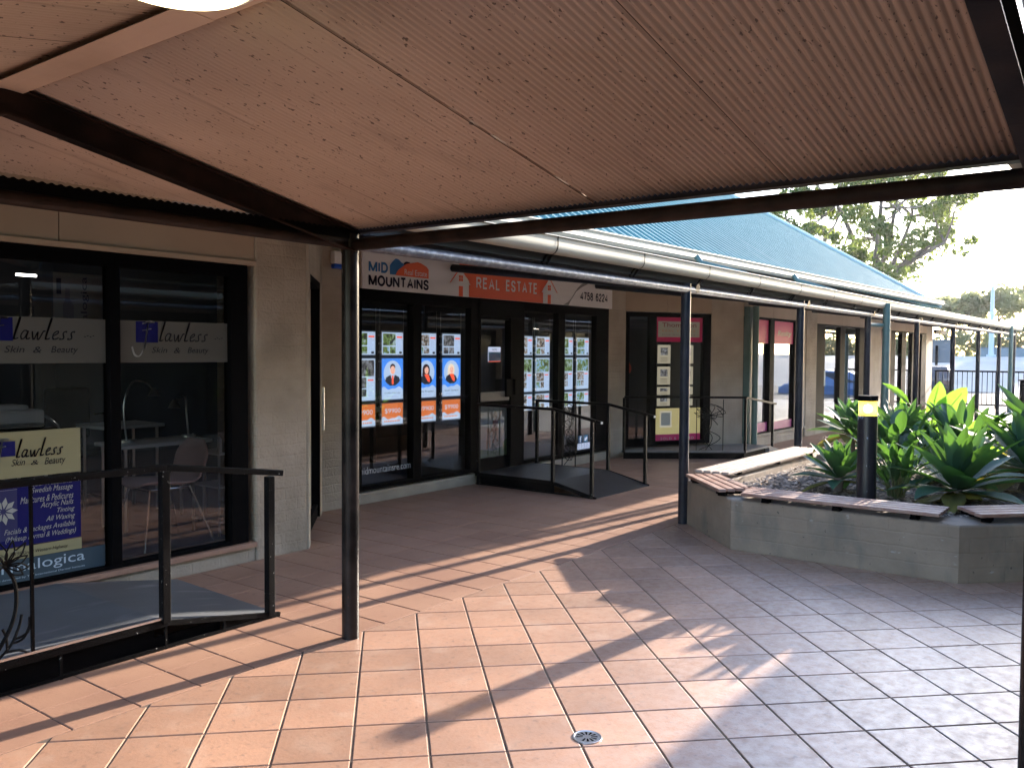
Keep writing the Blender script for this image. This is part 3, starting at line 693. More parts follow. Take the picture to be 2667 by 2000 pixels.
b = MB(); b.tube([(3.275, .28, 2.30), (1.5, .28, 2.655)], .034, 14); b.tube([(3.275, .28, 2.30), (3.275, .36, 2.2)], .03, 10); b.build('side_pipe', 'bluepost', cp, smooth=True)
b = MB(); b.add([(-.4, -1.7, 2.62), (3.3, -1.7, 2.62), (3.3, .2, 2.40), (-.4, .2, 2.40)], [(0, 1, 2, 3)]); b.build('side_lining', 'black', cp)

# canopy light: oval lit diffuser in a frame on the ridge
cl = thing('ceiling_light', 'lit oval ceiling light glowing yellow under the tan corrugated canopy ridge', 'ceiling light', (1.50, 2.23, zr-.04))
def lathe(prof, c, sx=1, sy=1, n=32):
    b = MB()
    for r_, z_ in prof:
        for j in range(n): a = 2*math.pi*j/n; b.v.append((c[0]+sx*r_*math.cos(a), c[1]+sy*r_*math.sin(a), c[2]+z_))
    for i in range(len(prof)-1):
        for j in range(n): b.f.append((i*n+j, i*n+(j+1) % n, (i+1)*n+(j+1) % n, (i+1)*n+j)); b.m.append(0)
    return b
LC = (1.325, 2.13, zr-.026)
lathe([(.215, 0), (.215, -.012), (.20, -.018), (.195, -.014)], LC).build('light_rim', 'whitep', cl, smooth=True)
lathe([(.195, -.014), (.185, -.026), (.14, -.036), (.07, -.041), (.0005, -.042)], LC).build('diffuser', 'lampglow', cl, smooth=True)

# ------------------------------------------------------------ real estate sign board
M['signw'] = mat('sign_panel_white', (.80, .76, .73), .5); M['orange'] = mat('sign_orange', (.86, .125, .03), .5); M['sblue'] = mat('sign_blue', (.012, .14, .36), .5)
M['ink'] = mat('dark_ink', (.012, .012, .03), .5, spec=.1); M['swoosh'] = mat('sign_grey', (.24, .22, .20), .5)
sg = thing('shop_sign', 'long white and orange MID MOUNTAINS REAL ESTATE sign board above the office windows', 'shop sign', (6.15, 6.64, 2.24))
FS = FX(6.625)
b = MB(); F6.box(b, 6.19, 9.795, 2.237, 2.63, .025, .003); F6.box(b, 9.798, 11.195, 2.237, 2.63, .025, .003); b.build('panel', 'signw', sg)
o1, o2, o3 = .004, .006, .008
b = MB(); sans(b, FS, 'MID', 6.274, 6.554, 2.412, 2.528, o1, wt=.24, gap=.36); b.build('lettering', 'sblue', sg)
b = MB(); sans(b, FS, 'MOUNTAINS', 6.274, 7.19, 2.27, 2.388, o1, wt=.225, gap=.34); b.build('lettering', 'ink', sg); b = MB(); sans(b, FS, '4758 6224', 10.315, 11.063, 2.325, 2.445, o1, wt=.19, gap=.3); b.build('lettering', 'ink', sg)
def hill(b, pts, out, m=0): FS.poly(b, pts[::-1], out, m)
b = MB(); hill(b, [(6.581, 2.408), (6.581, 2.502), (6.605, 2.53), (6.619, 2.544), (6.668, 2.581), (6.70, 2.578), (6.723, 2.57), (6.754, 2.547), (6.791, 2.534), (6.81, 2.50), (6.80, 2.408)], o1)
hill(b, [(6.791, 2.54), (6.815, 2.558), (6.841, 2.563), (6.885, 2.558), (6.90, 2.53), (6.80, 2.51)], o1*.7, 1)
hill(b, [(6.662, 2.403), (6.68, 2.435), (6.705, 2.461), (6.766, 2.5), (6.80, 2.524), (6.841, 2.541), (6.917, 2.553), (7.006, 2.57), (7.06, 2.562), (7.097, 2.549), (7.15, 2.53), (7.183, 2.502), (7.184, 2.403)], o2, 2); b.build('logo', ['sblue', 'ink', 'orange'], sg)
b = MB(); text(b, FS, 'Real Estate', 6.80, 7.155, 2.42, 2.48, o3); b.build('lettering', 'signw', sg)
b = MB(); FS.poly(b, [(7.886, 2.237), (9.406, 2.237), (9.406, 2.43), (9.54, 2.575), (9.54, 2.628), (7.71, 2.628), (7.71, 2.555), (7.886, 2.43)], o1)
b.build('banner', 'orange', sg)
def house(b, cx_, w):
    z0 = 2.237; L = lambda x: cx_+x
    FS.poly(b, [(L(-.12), z0), (L(.12), z0), (L(.12), 2.44), (L(0), 2.558), (L(-.12), 2.44)], o2, 0)
    for s_ in (-1, 1):
        FS.poly(b, ([(L(0), 2.588), (L(s_*.19), 2.395), (L(s_*.19-.0*s_), 2.378), (L(0), 2.566)])[::-s_], o3, 1)
        FS.poly(b, ([(L(0), 2.562), (L(s_*.175), 2.378), (L(s_*.155), 2.378), (L(0), 2.545)])[::-s_], o3-.001, 0)
    for i in (0, 1):
        for j in (0, 1): FS.quad(b, L(-.035+i*.038), L(-.002+i*.038), 2.412+j*.036, 2.444+j*.036, o3, 1)
    FS.quad(b, L(-.037), L(.037), z0, 2.355, o3, 1)
for i, cx_ in enumerate((7.735, 9.545)):
    b = MB(); house(b, cx_, .3); b.build('house_emblem', ['signw', 'orange'], sg)
b = MB(); sans(b, FS, 'REAL', 8.018, 8.48, 2.345, 2.485, o2, wt=.18, gap=.42); b.build('lettering', 'signw', sg); b = MB(); sans(b, FS, 'ESTATE', 8.598, 9.272, 2.345, 2.49, o2, wt=.18, gap=.42); b.build('lettering', 'signw', sg)
b = MB(); up_ = [(9.888, 2.238), (10.0, 2.28), (10.088, 2.34), (10.17, 2.42), (10.25, 2.492), (10.354, 2.553), (10.438, 2.575), (10.514, 2.558)]; dn_ = [(10.42, 2.53), (10.33, 2.497), (10.209, 2.436), (10.13, 2.36), (10.06, 2.29), (10.018, 2.238), (9.95, 2.238), (9.90, 2.2375)]
n_ = len(up_); vs = [FS.p(*p_, o1) for p_ in up_]+[FS.p(*p_, o1) for p_ in dn_[::-1]]
b.add(vs, [(i, n_+i, n_+i+1, i+1) for i in range(n_-1)]); b.build('swoosh', 'swoosh', sg)

# alarm siren on the recess wall
al = thing('alarm_siren', 'small pale alarm box with blue lens high on the recess wall', 'alarm box', (5.85, 6.64, 2.41))
b = MB(); F6.box(b, 5.78, 5.93, 2.455, 2.58, .07, .003); b.build('case', 'whitep', al, bevel=.012)
b = MB(); F6.box(b, 5.785, 5.925, 2.405, 2.454, .065, .005); b.build('lens', mat('blue_lens', (.02, .10, .55), .2), al, bevel=.014)

# ------------------------------------------------------------ window displays of the real estate office
def emat(name, col, es=.36, **k): return mat(name, col, .5, emit=col, es=es*.9, **k)
M['d_white'] = emat('lit_sheet_white', (.48, .60, .76), .15); M['d_blue'] = emat('lit_sheet_blue', (.05, .20, .58), .26); M['d_or'] = emat('lit_sheet_orange', (.62, .19, .06), .16)
M['d_txt'] = emat('lit_sheet_grey', (.28, .33, .45), .25); M['d_dk'] = emat('lit_sheet_dark', (.03, .035, .05), .15); M['d_skin'] = emat('lit_sheet_skin', (.50, .30, .24), .3)
M['d_hair1'] = emat('lit_sheet_brown', (.04, .025, .03), .2); M['d_hair2'] = emat('lit_sheet_blond', (.48, .42, .34), .3); M['d_red'] = emat('lit_sheet_red', (.58, .08, .04), .3)
def photomat(name, sk, gr, dk, sc):
    mt = mat(name, gr, .5); n = mt.node_tree; bs = n.nodes['Principled BSDF']
    g = nd(mt, 'ShaderNodeNewGeometry'); t = nd(mt, 'ShaderNodeTexNoise'); t.inputs['Scale'].default_value = sc; t.inputs['Detail'].default_value = 5
    r = nd(mt, 'ShaderNodeValToRGB'); n.links.new(g.outputs['Position'], t.inputs['Vector']); n.links.new(t.outputs[0], r.inputs[0])
    e = r.color_ramp.elements; e[0].position = .38; e[0].color = (*dk, 1); e[1].position = .62; e[1].color = (*sk, 1); q = e.new(.5); q.color = (*gr, 1)
    n.links.new(r.outputs[0], bs.inputs['Base Color']); n.links.new(r.outputs[0], bs.inputs['Emission Color']); bs.inputs['Emission Strength'].default_value = .16; return mt
M['ph1'] = photomat('lit_photo_garden', (.30, .38, .40), (.13, .20, .05), (.03, .035, .03), 22)
M['ph2'] = photomat('lit_photo_house', (.34, .42, .52), (.26, .20, .15), (.05, .05, .05), 30)
M['ph3'] = photomat('lit_photo_lawn', (.25, .40, .62), (.16, .24, .06), (.06, .07, .03), 26)
M['ph4'] = photomat('photo_dull', (.22, .23, .26), (.12, .12, .12), (.03, .03, .04), 26)
M['acr'] = mat('acrylic_edge', (.33, .36, .40), .2)
DM = ['d_white', 'd_blue', 'd_or', 'd_txt', 'd_dk', 'd_skin', 'd_hair1', 'd_hair2', 'd_red', 'ph1', 'ph2', 'ph3', 'ph4']
FD = FX(6.71)
def textlines(b, x0, x1, z0, z1, n, out, m=3):
    for i in range(n):
        z = z1-(z1-z0)*(i+.5)/n; FD.quad(b, x0, x0+(x1-x0)*random.uniform(.6, 1), z-.0022, z+.0022, out, m)
def listing(b, x0, x1, z0, z1, ph, ph2):
    w, h = x1-x0, z1-z0
    FD.quad(b, x0, x1, z0, z1, .001, 0)
    FD.quad(b, x0+.05*w, x0+.64*w, z0+.42*h, z0+.94*h, .002, ph)
    FD.quad(b, x0+.05*w, x0+.33*w, z0+.06*h, z0+.36*h, .002, ph2); FD.quad(b, x0+.37*w, x0+.64*w, z0+.06*h, z0+.36*h, .002, ph)
    FD.quad(b, x0+.70*w, x0+.96*w, z0+.76*h, z0+.83*h, .002, 8); FD.quad(b, x0+.72*w, x0+.95*w, z0+.88*h, z0+.92*h, .002, 3)
    textlines(b, x0+.70*w, x0+.96*w, z0+.2*h, z0+.72*h, 11, .002); FD.quad(b, x0+.82*w, x0+.94*w, z0+.05*h, z0+.15*h, .002, 4)
    if random.random() < .5:
        FD.poly(b, [(x0+.34*w, z0+.5*h), (x0+.42*w, z0+.46*h), (x0+.60*w, z0+.70*h), (x0+.52*w, z0+.74*h)], .003, 4)
def tall(b, x0, x1, z0, z1, ph, ph2):
    w, h = x1-x0, z1-z0
    FD.quad(b, x0, x1, z0, z1, .001, 0); FD.quad(b, x0+.05*w, x0+.95*w, z0+.58*h, z0+.96*h, .002, ph)
    FD.quad(b, x0+.05*w, x0+.60*w, z0+.30*h, z0+.55*h, .002, ph2); FD.quad(b, x0+.05*w, x0+.32*w, z0+.1*h, z0+.27*h, .002, ph); FD.quad(b, x0+.36*w, x0+.60*w, z0+.1*h, z0+.27*h, .002, ph2)
    FD.quad(b, x0+.66*w, x0+.92*w, z0+.47*h, z0+.50*h, .002, 8); textlines(b, x0+.66*w, x0+.95*w, z0+.1*h, z0+.44*h, 12, .002)
def wave(b, x0, x1, z0, z1, m):
    pts = [(x0, z0), (x1, z0)]; n = 14
    for i in range(n+1): t = 1-i/n; pts.append((x0+(x1-x0)*t, z1-.012+.012*math.sin(t*9+1)+.008*math.sin(t*17)))
    FD.poly(b, pts, .0015, m)
def card(b, x0, x1, z0, z1):
    w, h = x1-x0, z1-z0
    FD.quad(b, x0, x1, z0, z1, .001, 2); wave(b, x0, x1, z0, z0+.36*h, 0)
    text(b, FD, '$9900', x0+.13*w, x0+.88*w, z0+.50*h, z0+.76*h, .003, 0); 
    for i in range(9): FD.quad(b, x0+.1*w+i*.085*w, x0+.16*w+i*.085*w, z0+.13*h, z0+.19*h, .003, 2)
def portrait(b, x0, x1, z0, z1, k, nm):
    w, h = x1-x0, z1-z0; c = (x0+x1)/2; zc = z0+.64*h; ra, rz = .42*w, .31*h
    FD.quad(b, x0, x1, z0, z1, .001, 1); FD.disc(b, c, zc, ra, rz, .002, 0, 32); wave(b, x0, x1, z0, z0+.30*h, 0)
    q = lambda pts, o, m: FD.poly(b, [(c+x*w, zc+z*h) for x, z in pts], o, m)
    hs = 6 if k < 2 else 7
    if k == 0:
        q([(-.36, -.18), (-.28, -.24), (-.12, -.305), (.12, -.305), (.28, -.24), (.36, -.18), (.30, -.10), (.12, -.045), (-.12, -.045), (-.30, -.10)], .003, 4)
        q([(-.10, -.045), (0, -.22), (.10, -.045)][::1], .0035, 0); q([(-.035, -.06), (-.05, -.25), (0, -.29), (.05, -.25), (.035, -.06)], .004, 8)
        FD.disc(b, c, zc+.145*h, .125*w, .085*h, .004, 6, 18); FD.disc(b, c, zc+.075*h, .115*w, .105*h, .0045, 5, 20)
    else:
        FD.disc(b, c-.02*w, zc+.06*h, .19*w, .155*h, .003, hs, 22); q([(-.20, .06), (-.23, -.08), (.14, -.08), (.17, .06)], .0031, hs)
        q([(-.34, -.20), (-.26, -.25), (-.1, -.305), (.12, -.305), (.25, -.26), (.31, -.20), (.22, -.10), (.10, -.06), (-.12, -.06), (-.28, -.11)], .0035, 4)
        q([(-.12, -.05), (.05, -.22), (.16, -.26), (.18, -.18), (.10, -.05)], .004, 8)
        FD.disc(b, c, zc+.06*h, .105*w, .105*h, .0045, 5, 20); q([(-.13, .17), (-.12, .10), (.02, .15), (.12, .08), (.12, .17), (0, .20)], .005, hs)
    for s_ in (-1, 1): FD.disc(b, c+s_*.045*w, zc+.085*h, .014*w, .006*h, .0052, 6, 8)
    FD.disc(b, c, zc+.018*h, .04*w, .008*h, .0052, 8, 10)
    text(b, FD, nm, x0+.12*w, x0+.88*w, z0+.135*h, z0+.175*h, .003, 4); textlines(b, x0+.2*w, x0+.8*w, z0+.05*h, z0+.1*h, 2, .003)
cols = [6.09, 6.507, 7.045, 7.475, 8.935, 9.33, 9.91, 10.325]; DX = .045
colname = ['column nearest the black post', 'second column in the left pane', 'third column beside the wide mullion', 'fourth column beside the office door', 'fifth column just right of the office door', 'sixth column in the pane right of the door', 'seventh column against the right mullion', 'last column at the right end of the office window']
rows = [('top', 1.553, 1.795), ('mid', 1.072, 1.514), ('low', .80, 1.03)]
rowname = {'top': 'upper', 'mid': 'middle', 'low': 'bottom'}
for i, x in enumerate(cols):
    for r, z0, z1 in rows:
        x0, x1 = x+DX, x+DX+.318
        if i >= 4 and r == 'low': z0, z1 = .83, 1.035
        kind = 'portrait' if (r == 'mid' and 1 <= i <= 3) else 'card' if (r == 'low' and i < 4) else 'tall' if r == 'mid' else 'listing'
        desc = {'portrait': ['', 'lit blue poster of a man in dark suit and tie', 'lit blue poster of a dark haired woman', 'lit blue poster of a fair haired woman'][i] if i < 4 else '', 'card': 'lit orange $9900 price card', 'tall': 'tall lit property sheet with photos', 'listing': 'small lit property sheet with photos'}[kind]
        t = thing('window_display', '%s, %s row, %s' % (desc, rowname[r], colname[i]), 'window display', (x0, 6.71, z0), group='lit panels hanging in the real estate window')
        t['label'] = ' '.join(t['label'].split()[:16])
        b = MB(); FD.box(b, x0-.012, x1+.012, z0-.014, z1+.014, -.001, -.016); b.build('panel', 'acr', t)
        b = MB()
        if kind == 'portrait': portrait(b, x0, x1, z0, z1, i-1, ['Collin Harvey', 'Pala Frasier', 'Susan Garland'][i-1])
        elif kind == 'card': card(b, x0, x1, z0, z1)
        elif kind == 'tall': tall(b, x0, x1, z0, z1, [12, 9, 9, 9, 9, 11, 9, 11][i], [12, 10, 10, 10, 10, 10, 10, 10][i])
        else: listing(b, x0, x1, z0, z1, [9, 9, 10, 12, 10, 10, 9, 11][i], [10, 11, 11, 12, 12, 9, 10, 9][i])
        b.build('sheet', DM, t)
        b = MB()
        for xx in (x0-.02, x1+.02): b.tube([(xx, 6.72, z0-.02), (xx, 6.72, 2.05 if r == 'top' else z1+.03)], .0015, 5)
        for zz in (z0+.03, z1-.03, (z0+z1)/2): b.box(x0-.03, x0-.012, 6.70, 6.73, zz-.012, zz+.012)
        b.build('cable', 'steel', t)
# door sticker, poster, web address, icons
os_ = thing('open_sign', 'small white and blue OPEN sign hanging in the glass office door', 'open sign', (8.30, 6.68, 1.47))
FO = FX(6.68); b = MB(); FO.box(b, 8.335, 8.575, 1.47, 1.652, 0, -.006, 0); FO.quad(b, 8.337, 8.573, 1.474, 1.59, .001, 1); FO.quad(b, 8.337, 8.573, 1.47, 1.476, .0012, 3); text(b, FO, "WE'RE", 8.40, 8.50, 1.606, 1.632, .002, 2); text(b, FO, 'OPEN', 8.365, 8.545, 1.505, 1.56, .002, 4)
b.build('card', ['d_txt', 'sblue', 'ink', 'd_red', mat('sign_pale_blue', (.06, .12, .36), .5)], os_)
dp_ = thing('door_poster', 'pale poster of children running stuck inside the lower door glass', 'poster', (8.14, 6.70, .285))
FP = FX(6.70); b = MB(); FP.quad(b, 8.15, 8.74, .285, .925, 0, 0); FP.poly(b, [(8.15, .285), (8.74, .285), (8.74, .42), (8.45, .36), (8.15, .40)], .001, 1); FP.quad(b, 8.15, 8.21, .3, .92, .001, 2)
def kid(b, x, z, s_, m):
    FP.disc(b, x, z+.33*s_, .05*s_, .06*s_, .003, 3, 14); FP.poly(b, [(x-.07*s_, z+.12*s_), (x+.08*s_, z+.12*s_), (x+.06*s_, z+.27*s_), (x-.05*s_, z+.27*s_)], .002, m)
    FP.poly(b, [(x-.06*s_, z-.05*s_), (x-.02*s_, z-.05*s_), (x+.01*s_, z+.12*s_), (x-.06*s_, z+.12*s_)], .002, 3); FP.poly(b, [(x+.04*s_, z-.03*s_), (x+.08*s_, z-.03*s_), (x+.07*s_, z+.12*s_), (x+.01*s_, z+.12*s_)], .002, 3)
    FP.poly(b, [(x+.05*s_, z+.22*s_), (x+.15*s_, z+.36*s_), (x+.13*s_, z+.38*s_), (x+.04*s_, z+.27*s_)], .002, 3)
kid(b, 8.50, .50, .9, 4); kid(b, 8.36, .42, .6, 5); FP.poly(b, [(8.6, .3), (8.74, .3), (8.74, .5), (8.66, .46)], .002, 1)
b.build('print', [mat('poster_pale', (.30, .30, .28), .6), mat('poster_green', (.16, .20, .08), .6), 'ph4', mat('poster_skin', (.36, .20, .14), .6), mat('poster_red', (.38, .10, .07), .6), mat('poster_peach', (.42, .26, .2), .6)], dp_)
FG = FX(6.688)
ua = MB(); text(ua, FG, 'midmountainsre.com', 6.20, 6.97, .30, .375, 0); tag(ua.build('window_lettering', mat('white_vinyl', (.55, .56, .58), .5)), 'white web address lettering low on the left office pane', 'lettering')
ua = MB(); text(ua, FG, 'our', 7.82, 7.97, 1.035, 1.075, 0); tag(ua.build('window_lettering', 'ink'), 'dark lettering fragment on the pane left of the office door', 'lettering')
ic = MB(); FX(6.70).quad(ic, 10.42, 10.53, .295, .40, 0, 0); FX(6.70).quad(ic, 10.56, 10.68, .295, .40, 0, 1); text(ic, FX(6.70), 'f', 10.455, 10.50, .305, .39, .002, 2)
FX(6.70).poly(ic, [(10.58, .325), (10.62, .32), (10.655, .345), (10.655, .37), (10.63, .375), (10.615, .355), (10.59, .37), (10.59, .345)], .002, 2); FX(6.70).quad(ic, 10.40, 10.80, .20, .29, 0, 3)
tag(ic.build('window_sticker', ['sblue', mat('light_blue_vinyl', (.05, .3, .6), .5), 'd_white', 'd_txt']), 'blue social media icon sticker at the bottom right of the office window', 'sticker')
# office furniture glimpsed inside
dk = thing('office_desk', 'dark reception desk behind the office window', 'desk', (7.0, 8.4, .145)); b = MB(); b.box(6.5, 8.0, 8.2, 8.9, .80, .86); b.build('desk_top', 'white', dk); b = MB(); b.box(6.55, 7.95, 8.25, 8.3, .145, .80); b.build('front_panel', 'black', dk)
def lamp_disc(x, y, z, lb):
    t = thing('ceiling_light', lb, 'ceiling light', (x, y, z)); lathe([(.17, 0), (.17, -.03), (.0005, -.05)], (x, y, z), 1, 1).build('diffuser', 'lampdim', t, smooth=True); return t
lamp_disc(9.40, 7.35, 2.595, 'round yellow ceiling light inside the office above the right pane')

# ------------------------------------------------------------ beauty salon window graphics and interior
M['cream_s'] = mat('cream_sign', (.30, .27, .15), .55, spec=.1); M['navy'] = mat('navy_print', (.012, .012, .10), .45, spec=.1); M['slate'] = mat('slate_print', (.055, .08, .10), .5, spec=.1); M['pale_txt'] = mat('pale_print', (.36, .36, .33), .5); M['bluegrey_txt'] = mat('pale_blue_print', (.42, .52, .60), .5)
M['ink2'] = mat('script_ink', (.02, .02, .025), .5, spec=.1); M['filmtxt'] = mat('film_blue', (.008, .008, .085), .5, spec=.1)
GL = {'l': [(.05, 0), (.0, .10), (.10, .9), (.14, 1), (.13, .85), (.02, .12), (.06, .0), (.16, .06)],
      'a': [(.22, .36), (.1, .40), (.0, .18), (.05, .0), (.15, .08), (.24, .38), (.20, .08), (.25, .0), (.33, .06)],
      'w': [(.0, .36), (.05, .05), (.1, .0), (.2, .34), (.21, .05), (.27, .0), (.40, .38), (.46, .36)],
      'e': [(.02, .16), (.2, .30), (.16, .40), (.03, .25), (.03, .06), (.10, .0), (.24, .08)],
      's': [(.0, .06), (.02, .0), (.14, .06), (.11, .22), (.10, .32), (.20, .40), (.22, .34)]}
def lawless(b, fr, x0, x1, z0, z1, out, m):
    adv = {'l': .24, 'a': .38, 'w': .50, 'e': .29, 's': .30}; X = 0; items = []
    for c in 'lawless': items.append((c, X)); X += adv[c]
    kx = (x1-x0)/X; kz = (z1-z0)
    for c, o in items: stroke(b, fr, [(x0+(o+x+.12*z)*kx, z0+z*kz) for x, z in GL[c]], .011, out, m)
def bigF(b, fr, x, z, s, out, m):
    q = lambda pts: [(x+a*s, z+c*s) for a, c in pts]
    stroke(b, fr, q([(.62, 1.02), (.85, 1.08), (1.15, 1.0), (.7, .97), (.42, .92)]), .012, out, m)
    stroke(b, fr, q([(.78, 1.02), (.70, .6), (.62, .1), (.5, -.5), (.2, -.98), (-.1, -.9), (-.25, -.45)]), .014, out, m)
    stroke(b, fr, q([(.42, .52), (.65, .56), (.95, .62)]), .012, out, m)
def salon_film(nm, lb, x0, x1, sx, lx0, lx1, kx0):
    FF = FX(5.548); t = thing(nm, lb, 'window film', (x0, 5.55, 1.50))
    b = MB(); FF.quad(b, x0, x1, 1.507, 1.79, 0); o = b.build('film', 'frost', t)
    b = MB(); FF.quad(b, sx, sx+.16, 1.643, 1.785, .001); b.build('square', 'filmtxt', t)
    b = MB(); bigF(b, FF, sx, 1.665, .115, .003, 0); o = b.build('initial', 'pale_txt' if sx > 3 else 'frost', t)
    b = MB(); lawless(b, FF, lx0, lx1, 1.655, 1.785, .002, 0); text(b, FF, 'Skin', kx0, kx0+.115, 1.573, 1.613, .002, shear=.25); text(b, FF, '&', kx0+.165, kx0+.215, 1.571, 1.609, .002, shear=.2); text(b, FF, 'Beauty', kx0+.272, kx0+.44, 1.56, 1.613, .002, shear=.25)
    for q in range(4): FF.disc(b, lx1+.06+.018*q, 1.675+.006*(q % 2), .007, .003, .002, 0, 8)
    b.build('lettering', 'ink2', t)
salon_film('window_film', 'frosted Flawless Skin and Beauty band on the left salon pane', 1.34, 2.92, 2.19, 2.352, 2.725, 2.30)
salon_film('window_film', 'frosted Flawless Skin and Beauty band on the right salon pane', 2.998, 3.845, 3.129, 3.30, 3.678, 3.242)
FF = FX(5.547); t = thing('salon_sign', 'cream Flawless Skin and Beauty sign fixed across the lower salon pane', 'sign', (2.0, 5.5, .82))
FC = FX(5.50-.004)
b = MB(); FC.box(b, 1.72, 2.72, .822, 1.10, .004, -.001); b.build('panel', 'cream_s', t)
b = MB(); FC.quad(b, 2.19, 2.33, .955, 1.045, .006); b.build('square', 'navy', t)
b = MB(); bigF(b, FC, 2.18, .955, .10, .009, 0); b.build('initial', 'pale_txt', t)
b = MB(); lawless(b, FC, 2.335, 2.612, .945, 1.052, .008, 0); text(b, FC, 'Skin', 2.306, 2.384, .895, .935, .007, shear=.3); text(b, FC, '&', 2.417, 2.464, .892, .919, .007, shear=.2); text(b, FC, 'Beauty', 2.498, 2.625, .874, .93, .007, shear=.3); b.build('lettering', 'ink2', t)
pp = thing('salon_poster', 'navy poster listing salon treatments in pale script below the cream sign', 'poster', (2.0, 5.54, .40))
b = MB(); FF.quad(b, 1.60, 2.745, .395, .80, 0, 0); FF.quad(b, 1.60, 2.36, .44, .745, .001, 1); FF.quad(b, 1.6, 2.36, .745, .747, .002, 2); b.build('print', ['navy', mat('navy_panel', (.016, .02, .10), .45), 'pale_txt'], pp)
b = MB()
for s_, a0, a1, z0, z1 in [('Facial Treatments', 2.43, 2.695, .752, .788), ('Swedish Massage', 2.443, 2.694, .70, .745), ('Manicures & Pedicures', 2.377, 2.698, .652, .692), ('Acrylic Nails', 2.495, 2.698, .603, .648), ('Tinting', 2.597, 2.705, .562, .60), ('All Waxing', 2.527, 2.707, .515, .556), ('Facials & Packages Available', 2.283, 2.706, .466, .508), ('(Makeup Formal & Weddings)', 2.29, 2.711, .42, .462), ('Dermatologist', 2.24, 2.37, .755, .785)]:
    text(b, FF, s_, a0, a1, z0, z1, .003, shear=.35)
b.build('lettering', 'pale_txt', pp)
b = MB()
for k in range(9):
    a = 2*math.pi*k/9; c, s_ = math.cos(a), math.sin(a); x, z = 2.28, .62
    FF.poly(b, [(x+c*.014, z+s_*.014), (x+c*.05-s_*.016, z+s_*.05+c*.016), (x+c*.082, z+s_*.085), (x+c*.05+s_*.016, z+s_*.05-c*.016)], .004)
b.build('flower_motif', 'pale_txt', pp)
b = MB(); FF.quad(b, 1.60, 2.748, .318, .39, .0005, 0); text(b, FF, 'Shop 5, 195 Great Western Highway', 2.25, 2.66, .336, .364, .003, 1, shear=.3); o = b.build('address_strip', ['cream_s', 'ink2'], pp)
db = thing('brand_banner', 'slate grey dermalogica strip along the bottom of the salon window', 'banner', (2, 5.54, .18))
FE = FX(5.545); b = MB(); FE.quad(b, 1.6, 2.90, .178, .316, 0); b.build('print', 'slate', db)
b = MB(); text(b, FE, 'dermalogica', 2.13, 2.765, .222, .305, .003); text(b, FE, 'researched and developed by The International Dermal Institute', 2.10, 2.765, .196, .211, .003); b.build('lettering', 'bluegrey_txt', db)
vp_ = thing('salon_poster', 'pale dermalogica bottle poster hung high inside the left salon pane', 'poster', (2.75, 5.7, 1.8)); FV = FX(5.72)
b = MB(); FV.quad(b, 2.67, 3.03, 1.70, 2.09, 0, 0); FV.poly(b, [(2.73, 1.70), (2.80, 1.70), (2.80, 1.88), (2.775, 1.92), (2.775, 1.99), (2.745, 1.99), (2.745, 1.92), (2.73, 1.88)], .002, 1); FV.quad(b, 2.69, 2.72, 1.95, 2.05, .002, 2); text(b, FV, 'dermalogica', 2.845, 2.90, 1.55, 2.07, .002, 2, rot=True); b.build('print', [mat('poster_beige', (.16, .14, .12), .6), mat('poster_bottle', (.09, .08, .08), .6), 'ink'], vp_)
# chair
ch = thing('shell_chair', 'pink shell chair on chrome legs behind the salon glass', 'chair', (3.60, 6.0, .15))
b = MB(); prof = [(3.33, .585), (3.40, .60), (3.55, .585), (3.70, .575), (3.78, .60), (3.83, .68), (3.87, .80), (3.90, .905)]; wd = [.16, .20, .215, .21, .19, .20, .205, .11]; pr = cat([(a, z, w) for (a, z), w in zip(prof, wd)], 4); n = 9
for (x, z, w) in pr:
    for j in range(n): s_ = -1+2*j/(n-1); b.v.append((x-.03*s_*s_*(1 if z > .62 else 0), 6.0+s_*w, z+.035*s_*s_*(1 if z <= .62 else .2)))
for i in range(len(pr)-1):
    for j in range(n-1): b.f.append((i*n+j, i*n+j+1, (i+1)*n+j+1, (i+1)*n+j)); b.m.append(0)
o = b.build('shell', 'pinkshell', ch, smooth='all'); md = o.modifiers.new('t', 'SOLIDIFY'); md.thickness = .012
for x, y, ex, ey in ((3.40, 5.86, 3.30, 5.76), (3.72, 5.86, 3.86, 5.76), (3.40, 6.14, 3.30, 6.24), (3.72, 6.14, 3.86, 6.24)):
    b = MB(); b.tube([(x, y, .575), (ex, ey, .15)], .009, 8); b.build('leg', 'chrome', ch, smooth=True)
b = MB(); b.tube([(3.40, 5.86, .57), (3.40, 6.14, .57), (3.72, 6.14, .565), (3.72, 5.86, .565), (3.40, 5.86, .57)], .008, 6); b.build('frame', 'chrome', ch)
def table(lb, x0, x1, y0, y1, h, top='white', grp=None):
    t = thing('treatment_table', lb, 'table', ((x0+x1)/2, (y0+y1)/2, .15)); b = MB(); b.box(x0, x1, y0, y1, h-.03, h); b.build('table_top', top, t, bevel=.006)
    for x in (x0+.05, x1-.05):
        for y in (y0+.05, y1-.05): b = MB(); b.tube([(x, y, .15), (x, y, h-.03)], .014, 8); b.build('leg', 'steel', t)
    return t
table('white nail table nearest the salon glass on steel legs', 3.55, 4.35, 6.5, 6.95, .84)
table('second white nail table deeper inside the salon', 3.8, 4.36, 7.25, 7.75, .93)
table('dark desk at the left of the salon under a printer', 2.75, 3.45, 7.4, 8.0, .94, 'black')
pt = thing('printer', 'pale printer on the dark salon desk', 'printer', (3.15, 7.6, .94)); b = MB(); b.box(2.95, 3.40, 7.45, 7.85, .945, 1.09); b.box(3.05, 3.30, 7.5, 7.8, 1.09, 1.13); b.build('case', 'white', pt, bevel=.02); b = MB(); b.box(3.0, 3.35, 7.35, 7.45, .97, .985); b.build('paper_tray', 'soffin', pt)
